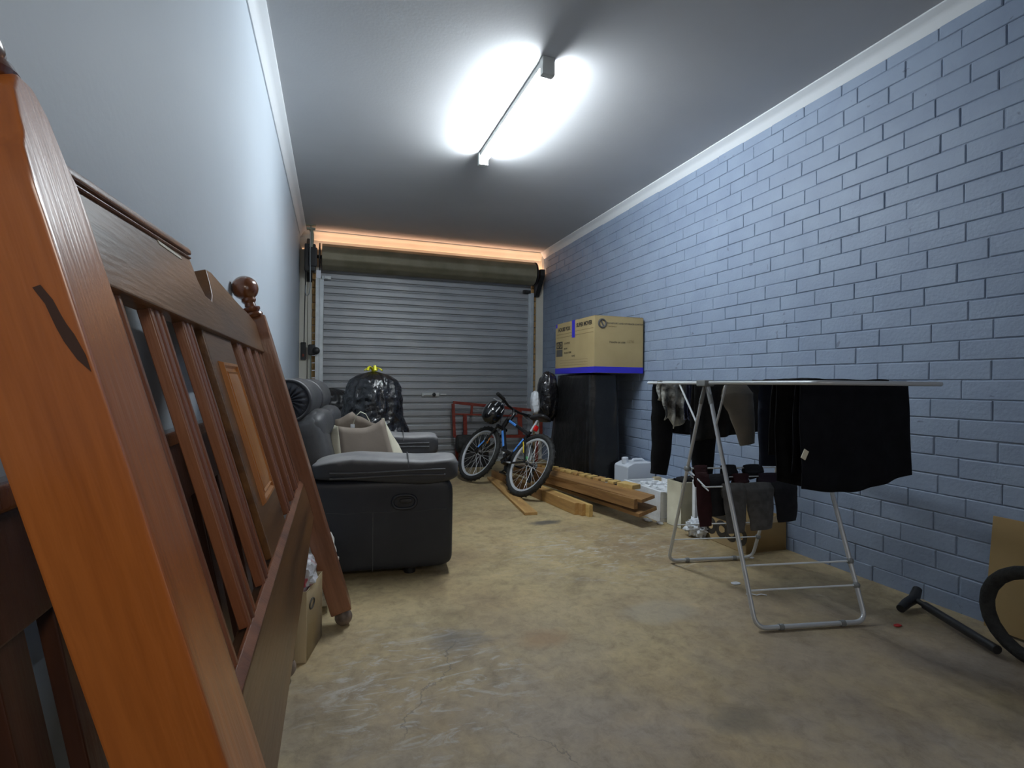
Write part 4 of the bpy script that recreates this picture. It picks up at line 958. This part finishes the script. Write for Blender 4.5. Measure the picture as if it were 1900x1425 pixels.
# ------------------------------------------------------------------ jerrycan, foam boxes, boards
jc = empty('jerrycan', (2.445, 3.86, 0), (0, 0, radians(3)), 'white plastic jerrycan by the brick wall', 'jerrycan')
MB().prism([(-.13, 0), (.13, 0), (.14, .01), (.14, .315), (.125, .33), (-.07, .335), (-.13, .31), (-.14, .295), (-.14, .01)], -.10, .10, lambda a, b, t: Vector((a, t, b))).build('body', 'jerry_white', jc, bevel=.014, seg=3)
MB().lathe([(.024, 0), (.028, .004), (.028, .05), (.024, .054)], (-.095, 0, .318), (-.1, 0, 1), 18).build('cap', 'jerry_white', jc, smooth=40)
MB().tube([(-.03, 0, .33), (-.015, 0, .346), (.07, 0, .346), (.09, 0, .33)], .013, 10).build('handle', 'jerry_white', jc, smooth=60)
MB().bx(-.142, .142, -.102, .102, .085, .093).build('rib', 'jerry_white', jc, bevel=.003)
def open_box(name, par, x, y, z, t, mat):
    mb = MB(); mb.bx(0, x, 0, y, 0, t); mb.bx(0, t, 0, y, t, z); mb.bx(x - t, x, 0, y, t, z); mb.bx(t, x - t, 0, t, t, z); mb.bx(t, x - t, y - t, y, t, z)
    return mb.build(name, mat, par, bevel=.004)
fo = empty('foam_box', (2.222, 3.168, 0), label='open white polystyrene box filled with foam pieces', cat='box')
open_box('shell', fo, .36, .50, .222, .028, 'foam_white')
MB().bx(-.001, .0, .31, .36, .06, .10).build('mark', 'jerry_white', fo)
ch_ = MB()
for i in range(90):
    ch_.box((random.uniform(.045, .315), random.uniform(.045, .455), .165 + random.uniform(0, .035)), (random.uniform(.03, .06),) * 2 + (.025,), Matrix.Rotation(random.uniform(0, 3), 3, random.choice('XYZ')))
ch_.bx(.03, .33, .03, .47, .03, .165)
o = ch_.build('foam_chips', 'foam_white', fo, bevel=0); o['kind'] = 'stuff'
MB().bx(.27, .33, .46, .50, .20, .232).build('block', 'box_beige', fo, bevel=.002)
for k, (x, y, s, lab) in enumerate(((2.165, 3.24, .05, 'foam crumb on the floor at left corner of foam box'), (2.20, 3.14, .035, 'foam crumb on the floor at front corner of foam box'))):
    tag(MB().pillow((x, y, .008), (s, s * 1.6, .016), .8, amp=.3, freq=8, seed=k, n=18, m=10).build('foam_crumb', 'foam_white', smooth=40), lab, 'crumb', 'foam crumbs')
bb_ = empty('beige_carton', (2.262, 2.985, 0), (0, 0, radians(2)), 'mottled beige open carton between foam box and white slab', 'box')
open_box('shell', bb_, .30, .155, .318, .006, 'board_beige')
MB().pillow((.14, .08, .31), (.24, .12, .06), .7, amp=.3, freq=8, n=30, m=16).build('contents', 'cloth_black', bb_, smooth=60)
tag(MB().bx(2.318, 2.56, 2.915, 2.945, 0, .345).build('foam_slab', 'foam_white', bevel=.004), 'upright white foam slab behind the hanging maroon sock', 'slab')
tag(MB().pillow((2.275, 2.815, .055), (.17, .14, .11), .9, amp=.5, freq=8, seed=6, n=36, m=22).build('plastic_wrap', 'plastic_white', smooth=70), 'crumpled white plastic wrap on the floor beside brown carton', 'wrap')
cb_ = empty('brown_carton', (2.29, 2.425, 0), label='brown cardboard carton with black letters under drying rack', cat='box')
mb = MB(); t = .004; X, Y, Z = .305, .36, .20
mb.bx(0, X, 0, Y, 0, t); mb.bx(0, t, 0, Y, t, Z); mb.bx(X - t, X, 0, Y, t, Z); mb.bx(t, X - t, 0, t, t, Z - .03); mb.bx(t, X - t, Y - t, Y, t, Z)
mb.build('carton', 'cardboard_dark', cb_, bevel=.0015, seg=1)
MB().prism([(0.005, .165), (.30, .168), (.30, .21), (.02, .20)], .006, .010, lambda a, b, t: Vector((a, t, b))).build('flap', 'box_beige', cb_)
text('lettering', 'OCCO', .125, 'ink', cb_, axes((-.001, .17, .09), (0, -1, 0), (0, 0, 1)), .0004, sx=.92, bold=.010)
MB().bx(-.002, 0, .16, .32, .155, .185).build('label_panel', 'ink', cb_)

# ------------------------------------------------------------------ drying rack
HC = Vector((1.685, 2.045, 1.0)); AX = Vector((.984, -.18, 0)).normalized(); LD = Vector((.18, .984, 0)).normalized(); RW = .505
def RK(t, s, z=1.0): 
    p = HC + LD * t + AX * s; return Vector((p.x, p.y, z))
rk = empty('drying_rack', (float(HC.x), float(HC.y), 0), label='white folding clothes drying rack with hanging washing', cat='drying rack')
rk_inv = -Vector((HC.x, HC.y, 0))
def loc(p): return Vector(p) + rk_inv
def rnd_path(pts, r=.05, n=6):
    out = [Vector(pts[0])]
    for i in range(1, len(pts) - 1):
        a, b, c = Vector(pts[i - 1]), Vector(pts[i]), Vector(pts[i + 1]); u = (a - b).normalized(); w = (c - b).normalized()
        for k in range(n + 1):
            t = k / n; out.append((b + u * r).lerp(b, t).lerp(b.lerp(b + w * r, t), t))
    out.append(Vector(pts[-1])); return out
TL = .70
lp = [RK(.03, 0), RK(TL, 0), RK(TL, RW), RK(.03, RW)]
MB().tube([loc(p) for p in rnd_path(lp, .04)], .0085, 10).build('wing_frame', 'rack_white', rk, smooth=50)
lp = [RK(-.03, 0), RK(-TL - .03, 0), RK(-TL - .03, RW), RK(-.03, RW)]
MB().tube([loc(p) for p in rnd_path(lp, .05)], .0085, 10).build('wing_frame', 'rack_aluminium', rk, smooth=50)
for t in (-.62, -.48, -.36, -.24, -.1, .1, .24, .36, .48, .62):
    MB().tube([loc(RK(t, 0)), loc(RK(t, RW))], .003, 6).build('rod', 'rack_white', rk, smooth=50)
N1, N2, F1, F2 = Vector((1.612, 1.648, .014)), Vector((2.098, 1.556, .014)), Vector((1.765, 2.437, .014)), Vector((2.262, 2.345, .014))
H1 = RK(-.012, .0, .995); H2 = RK(.012, .0, .995); H1b = RK(-.012, RW, .995); H2b = RK(.012, RW, .995)
l1 = MB().tube([loc(p) for p in rnd_path([H1, N1, N2, H1b], .05)], .0095, 12).build('leg_frame', 'rack_aluminium', rk, smooth=50)
l2 = MB().tube([loc(p) for p in rnd_path([H2, F1, F2, H2b], .05)], .0085, 12).build('leg_frame', 'rack_aluminium', rk, smooth=50)
for a, b, par in ((N1, N2, l1), (F1, F2, l2)):
    for t in (.22, .78): 
        p = a.lerp(b, t); MB().tube([loc(p - (b - a) * .02), loc(p + (b - a) * .02)], .0125, 10).build('foot_clip', 'rack_grey_plastic', par, smooth=50)
def on(a, b, z): k = (z - a.z) / (b.z - a.z); return a.lerp(b, k)
for z in (.145, .235):
    MB().tube([loc(on(N1, H1, z)), loc(on(N2, H1b, z))], .004, 8).build('cross_bar', 'rack_white', l1, smooth=50)
    MB().tube([loc(on(F1, H2, z)), loc(on(F2, H2b, z))], .0035, 8).build('cross_bar', 'rack_white', l2, smooth=50)
    for q in (on(N2, H1b, z), on(F2, H2b, z)): MB().pillow(loc(q), (.03, .03, .03), 1, n=10, m=8).build('joint', 'rack_grey_plastic', rk, smooth=60)
for s in (0, RW):
    MB().box(loc(RK(.01, s, .998)), (.05, .085, .03), Matrix.Rotation(atan2(-LD.x, LD.y), 3, 'Z')).build('hinge', 'rack_grey_plastic', rk, bevel=.006)
    mb = MB(); mb.tube([loc(RK(-.012, s, .985)), loc(on(N1 if s == 0 else N2, H1 if s == 0 else H1b, .90))], .0115, 10); mb.tube([loc(RK(.012, s, .985)), loc(on(F1 if s == 0 else F2, H2 if s == 0 else H2b, .90))], .0105, 10); mb.build('sleeve', 'rack_grey_plastic', rk, smooth=50)
    MB().tube([loc(RK(.27, s, .99)), loc(on(F1 if s == 0 else F2, H2 if s == 0 else H2b, .80))], .005, 8).build('stay', 'rack_white', rk, smooth=50)
    MB().tube([loc(RK(-.17, s, .99)), loc(on(N1 if s == 0 else N2, H1 if s == 0 else H1b, .80))], .005, 8).build('stay', 'rack_aluminium', rk, smooth=50)
# sock tray
T0, T1 = on(F1, H2, .56), on(F2, H2b, .56); Q0, Q1 = Vector((1.735, 2.105, .487)), Vector((2.232, 2.03, .487))
tr = MB().tube([loc(T0), loc(T1)], .004, 8).tube([loc(Q0), loc(Q1)], .004, 8).tube([loc(T0), loc(Q0)], .004, 8).tube([loc(T1), loc(Q1)], .004, 8).tube([loc(T0.lerp(Q0, .5)), loc(T1.lerp(Q1, .5))], .003, 8)
tr.tube([loc(T0 + Vector((.0, 0, -.02))), loc(Q0 + Vector((.02, 0, -.02)))], .0035, 6)
tro = tr.build('sock_tray', 'rack_white', rk, smooth=50)
MB().pillow(loc(T0), (.026, .04, .026), .6, n=12, m=8).build('clip', 'rack_grey_plastic', tro, smooth=50)

# ------------------------------------------------------------------ washing
CG = 'washing on the drying rack'
def sheet_over(name, t, s0, s1, front, back, mat, label, amp=.012, nf=9, seed=0, skew=0.0, parts=None, zt=1.006, th=.004, lean=0.0, cat='clothing', top_w=.012):
    """cloth folded over a rod at offset t from s0 to s1; front(k)/back(k) give the hem height for k in 0..1"""
    def P(u, v):
        s = s0 + (s1 - s0) * u
        if v < .46: k = 1 - v / .46; hem = back(u); off = top_w; sg = 1
        elif v > .54: k = (v - .54) / .46; hem = front(u); off = -top_w; sg = -1
        else: k = 0; hem = 0; off = top_w * cos((v - .46) / .08 * pi); sg = 0
        z = zt + (.004 * sin((v - .46) / .08 * pi) if sg == 0 else 0)
        if sg: z = zt + (hem - zt) * k
        w = amp * (k ** .7) * (sin(nf * 2 * pi * u * (s1 - s0) * 2 + seed + 1.5 * sin(k * 3 + seed)) + .6 * noise.noise(Vector((u * 5 + seed, k * 3, sg))) * 2)
        dt = off + w + sg * .015 * k + skew * (u) * k
        ds = .02 * k * noise.noise(Vector((seed, u * 3, k * 2)))
        p = HC + LD * (t + dt) + AX * (s + ds); return Vector((p.x, p.y, z))
    o = MB().grid(P, 46, 44).build(name, mat, smooth=70, solid=th)
    tag(o, label, cat, CG); return o
def lerp_list(L): 
    def f(u):
        x = u * (len(L) - 1); i = min(int(x), len(L) - 2); return L[i] + (L[i + 1] - L[i]) * (x - i)
    return f
def limb(mb, pts, ws, ts, axis, n=16, amp=.10, seed=0, m=18):
    pts = [Vector(p) for p in pts]; axis = Vector(axis).normalized(); rows = []
    def at(L, x):
        i = min(int(x * (len(L) - 1)), len(L) - 2); k = x * (len(L) - 1) - i
        return L[i] * (1 - k) + L[i + 1] * k
    def P(u, v):
        p = at(pts, v); w = at(ws, v); t = at(ts, v); a = 2 * pi * u
        d = (at(pts, min(1, v + .02)) - at(pts, max(0, v - .02))).normalized(); x = (axis - d * axis.dot(d)).normalized(); y = d.cross(x)
        r = 1 + amp * noise.noise(Vector((cos(a) * 1.5 + seed, sin(a) * 1.5, v * 7)))
        return p + x * cos(a) * w / 2 * r + y * sin(a) * t / 2 * r
    mb.grid(P, n, m, True)
    k = len(mb.v); mb.f.append([k - n + i for i in range(n)]); mb.m.append(mb.mi); k0 = k - n * m; mb.f.append([k0 + n - 1 - i for i in range(n)]); mb.m.append(mb.mi)
    return mb
# black sweatshirt on the far end bar, arms dangling
ss = empty('sweatshirt', tuple(RK(.64, .2, .7)), label='black sweatshirt with dangling sleeves on the far end of rack', cat='clothing', group=CG)
o = sheet_over('body', .64, .02, .44, lerp_list([.72, .70, .69, .70, .72]), lerp_list([.74, .74, .74]), 'cloth_black', 'x', .012, 6, 1)
for k in ('label', 'category', 'group'): del o[k]
o.parent = ss; o.matrix_parent_inverse = Matrix.Translation(-RK(.64, .2, .7))
for s, b, zb in ((.055, .045, .455), (.30, .31, .50)):
    mb = limb(MB(), [RK(.63, s, .98), RK(.622, s + .01, .80), RK(.622, b + .02, .62), RK(.622, b, zb)], [.10, .135, .13, .105], [.03, .05, .05, .045], AX, seed=s * 9)
    o = mb.build('sleeve', 'cloth_black', ss, smooth=70); o.matrix_parent_inverse = Matrix.Translation(-RK(.64, .2, .7))
sheet_over('silver_jacket', .50, -.008, .16, lerp_list([.79, .80, .74, .76, .80, .79]), lerp_list([.9, .88, .9]), 'cloth_silver', 'crumpled silver grey garment hanging over the black sweatshirt', .02, 9, 4, top_w=.03)
sheet_over('print_shirt', .30, .06, .34, lerp_list([.80, .78, .80, .83]), lerp_list([.8, .8]), 'cloth_print', 'dark shirt with blue and white print beside the hinge', .012, 8, 2)
sheet_over('charcoal_shirt', .22, .05, .46, lerp_list([.70, .71, .72, .735, .745, .75]), lerp_list([.76, .76]), 'cloth_charcoal', 'charcoal shirt with a wide straight hem behind the rack legs', .010, 7, 3)
ct = limb(MB(), [RK(.27, .14, .96), RK(.265, .13, .80), RK(.255, .125, .66), RK(.25, .12, .50)], [.12, .15, .14, .11], [.03, .05, .05, .04], AX, seed=5)
tag(ct.build('charcoal_sleeve', 'cloth_black', smooth=70), 'narrow black trouser leg dangling between the rack legs', 'clothing', CG)
tp = limb(MB(), [RK(.05, .18, .992), RK(.04, .185, .94), RK(.03, .21, .83), RK(.03, .235, .70)], [.12, .17, .13, .08], [.025, .045, .04, .03], AX, seed=7)
tag(tp.build('taupe_trousers', 'cloth_taupe', smooth=70), 'grey brown trousers hanging slanted from the rack middle', 'clothing', CG)
nj = limb(limb(MB(), [RK(-.09, .275, .995), RK(-.09, .275, .85), RK(-.09, .275, .615)], [.12, .13, .11], [.03, .05, .045], AX, seed=9), [RK(-.12, .35, .995), RK(-.12, .36, .85), RK(-.12, .36, .59)], [.12, .13, .10], [.03, .05, .045], AX, seed=11)
tag(nj.build('navy_jeans', 'cloth_navy', smooth=70), 'dark navy jeans hanging between taupe trousers and black cloth', 'clothing', CG)
sheet_over('black_trousers', -.36, .10, .36, lerp_list([.60, .585, .575, .575, .58]), lerp_list([.7, .7]), 'cloth_black', 'black trousers hanging just behind the widest black cloth', .014, 8, 6)
o = sheet_over('black_towel', -.585, .035, .485, lerp_list([.615, .606, .60, .60, .608, .625, .642, .66]), lerp_list([.66, .66]), 'cloth_navyblack', 'widest black cloth hanging at the near end of rack', .007, 4, 8)
MB().box(RK(-.612, .045, .74), (.022, .003, .035), Matrix.Rotation(.5, 3, 'Y')).build('care_label', 'kraft_pale', o)
def flat(u, v):
    p = RK(-.52 + .34 * v, .12 + .36 * u, 1.012 + .010 * noise.noise(Vector((u * 4, v * 4, 3)))); return p
tag(MB().grid(flat, 26, 26).build('folded_shirt', 'cloth_black', smooth=70, solid=.006), 'black shirt laid flat on top of the rack rods', 'clothing', CG)
# socks
SG = 'socks on the lower wire tray'
def sock(name, k, b, ztop, ln, w, mat, label, drop2=.06, thick=.022):
    """b 0 = back wire, .5 middle, 1 front; k along the wire"""
    P0 = T0.lerp(Q0, b); P1 = T1.lerp(Q1, b); c = P0.lerp(P1, k); d = (P1 - P0).normalized(); n_ = Vector((d.y, -d.x, 0))
    z0 = c.z + .006
    pts = [c + n_ * -.014 + Vector((0, 0, -drop2)), c + n_ * -.012 + Vector((0, 0, -.02)), c + Vector((0, 0, .012)), c + n_ * .014 + Vector((0, 0, -.02)), c + n_ * .018 + Vector((0, 0, -ln * .55)), c + n_ * .02 + Vector((0, 0, -ln)) + d * .006]
    mb = limb(MB(), pts, [w * .9, w, w, w, w * .92, w * .75], [.010, .012, .012, .014, thick, thick * .7], d, 14, .16, k * 7 + b, 26)
    tag(mb.build(name, mat, smooth=70), label, 'sock', SG)
sock('sock', .14, 0, 0, .05, .075, 'sock_maroon', 'maroon sock folded over the back wire at left', .05)
sock('sock', .45, 0, 0, .06, .085, 'sock_black', 'black sock folded over the middle of the back wire', .05)
sock('sock', .72, 0, 0, .05, .105, 'sock_black', 'wide black sock folded over the back wire at right', .05)
sock('sock', .07, .5, 0, .24, .085, 'sock_maroon', 'long maroon sock hanging lowest at left of the tray', .05, .03)
sock('sock', .22, .5, 0, .19, .13, 'sock_black', 'black sock hanging beside the long maroon one', .05)
sock('sock', .48, .5, 0, .05, .09, 'sock_maroon', 'short maroon sock on the middle wire', .05)
sock('sock', .80, .5, 0, .06, .13, 'sock_plum', 'plum black sock on the middle wire at right', .05)
sock('sock', .30, 1, 0, .225, .125, 'sock_grey', 'grey sock hanging left of the other grey sock', .06, .035)
sock('sock', .57, 1, 0, .215, .155, 'sock_grey', 'wider grey sock hanging in the middle of the front wire', .06, .04)
sock('sock', .86, 1, 0, .18, .14, 'sock_black', 'charcoal sock hanging at right end of the front wire', .05, .03)

# ------------------------------------------------------------------ right foreground and litter
cs = tag(MB().box((2.566, 1.20, .235), (.005, .37, .45), Matrix.Rotation(radians(7), 3, 'Y')).build('cardboard_sheet', 'cardboard_dark', bevel=.001, seg=1), 'flat brown cardboard sheet leaning on the brick wall', 'cardboard')
po = empty('floor_pump', (2.43, 1.605, .0), label='black pole with a T shaped handle lying by the brick wall', cat='pump')
p0 = Vector((2.455, 1.602, .045)); p1 = Vector((2.305, 1.215, .03))
def pl(p): return Vector(p) - Vector((2.43, 1.605, 0))
MB().tube([pl(p0), pl(p0.lerp(p1, .2))], .011, 12).build('shaft', 'black_metal', po, smooth=50)
MB().tube([pl(p0.lerp(p1, .16)), pl(p1)], .017, 14).build('barrel', 'black_plastic', po, smooth=50)
MB().tube([pl(Vector((2.345, 1.585, .022))), pl(Vector((2.40, 1.597, .035))), pl(p0 + Vector((-.0, 0, .0))), pl(Vector((2.505, 1.62, .075)))], [.017, .02, .022, .018], 12).build('handle', 'black_plastic', po, smooth=50)
hs = empty('black_hose', (2.36, 1.12, 0), label='thick black hose loop standing at the right edge', cat='hose')
hx = Vector((0, -1, 0)); hc = Vector((-.06, -.02, .185))
pts = [hc + hx * (.158 * cos(a)) + Vector((0, 0, .158 * sin(a))) + Vector((1, 0, 0)) * (.05 * (i / 40)) for i, a in enumerate([radians(20 + 8.5 * k) for k in range(41)])]
MB().tube(pts, [.0225 + .0010 * (k % 2) for k in range(41)], 14).build('hose', 'rubber', hs, smooth=60)
MB().tube([(.03, .04, .006), (.12, -.02, .006), (.2, -.12, .006)], .005, 8).build('tail', 'black_plastic', hs, smooth=60)
tag(MB().pillow((1.905, 2.082, .003), (.05, .035, .006), .8, n=16, m=8).build('paper_scrap', 'plastic_white', smooth=50), 'small white oval scrap on the floor under the rack', 'scrap')
tag(MB().tube([(1.85, 1.955, .004), (1.875, 1.945, .006), (1.89, 1.93, .004), (1.915, 1.93, .006), (1.935, 1.915, .004)], .004, 6, flat=.5).build('ribbon_scrap', 'plastic_white', smooth=50), 'curly white ribbon scrap on the floor by the rack leg', 'scrap')
tag(MB().pillow((2.212, 1.507, .004), (.035, .02, .008), .8, amp=.3, n=14, m=8).build('red_scrap', 'red_print', smooth=50), 'small red scrap on the floor by the rack base', 'scrap')
tag(MB().pillow((2.27, 2.36, .004), (.03, .02, .008), .8, amp=.3, n=14, m=8).build('white_scrap', 'plastic_white', smooth=50), 'tiny white scrap in front of the brown carton', 'scrap')
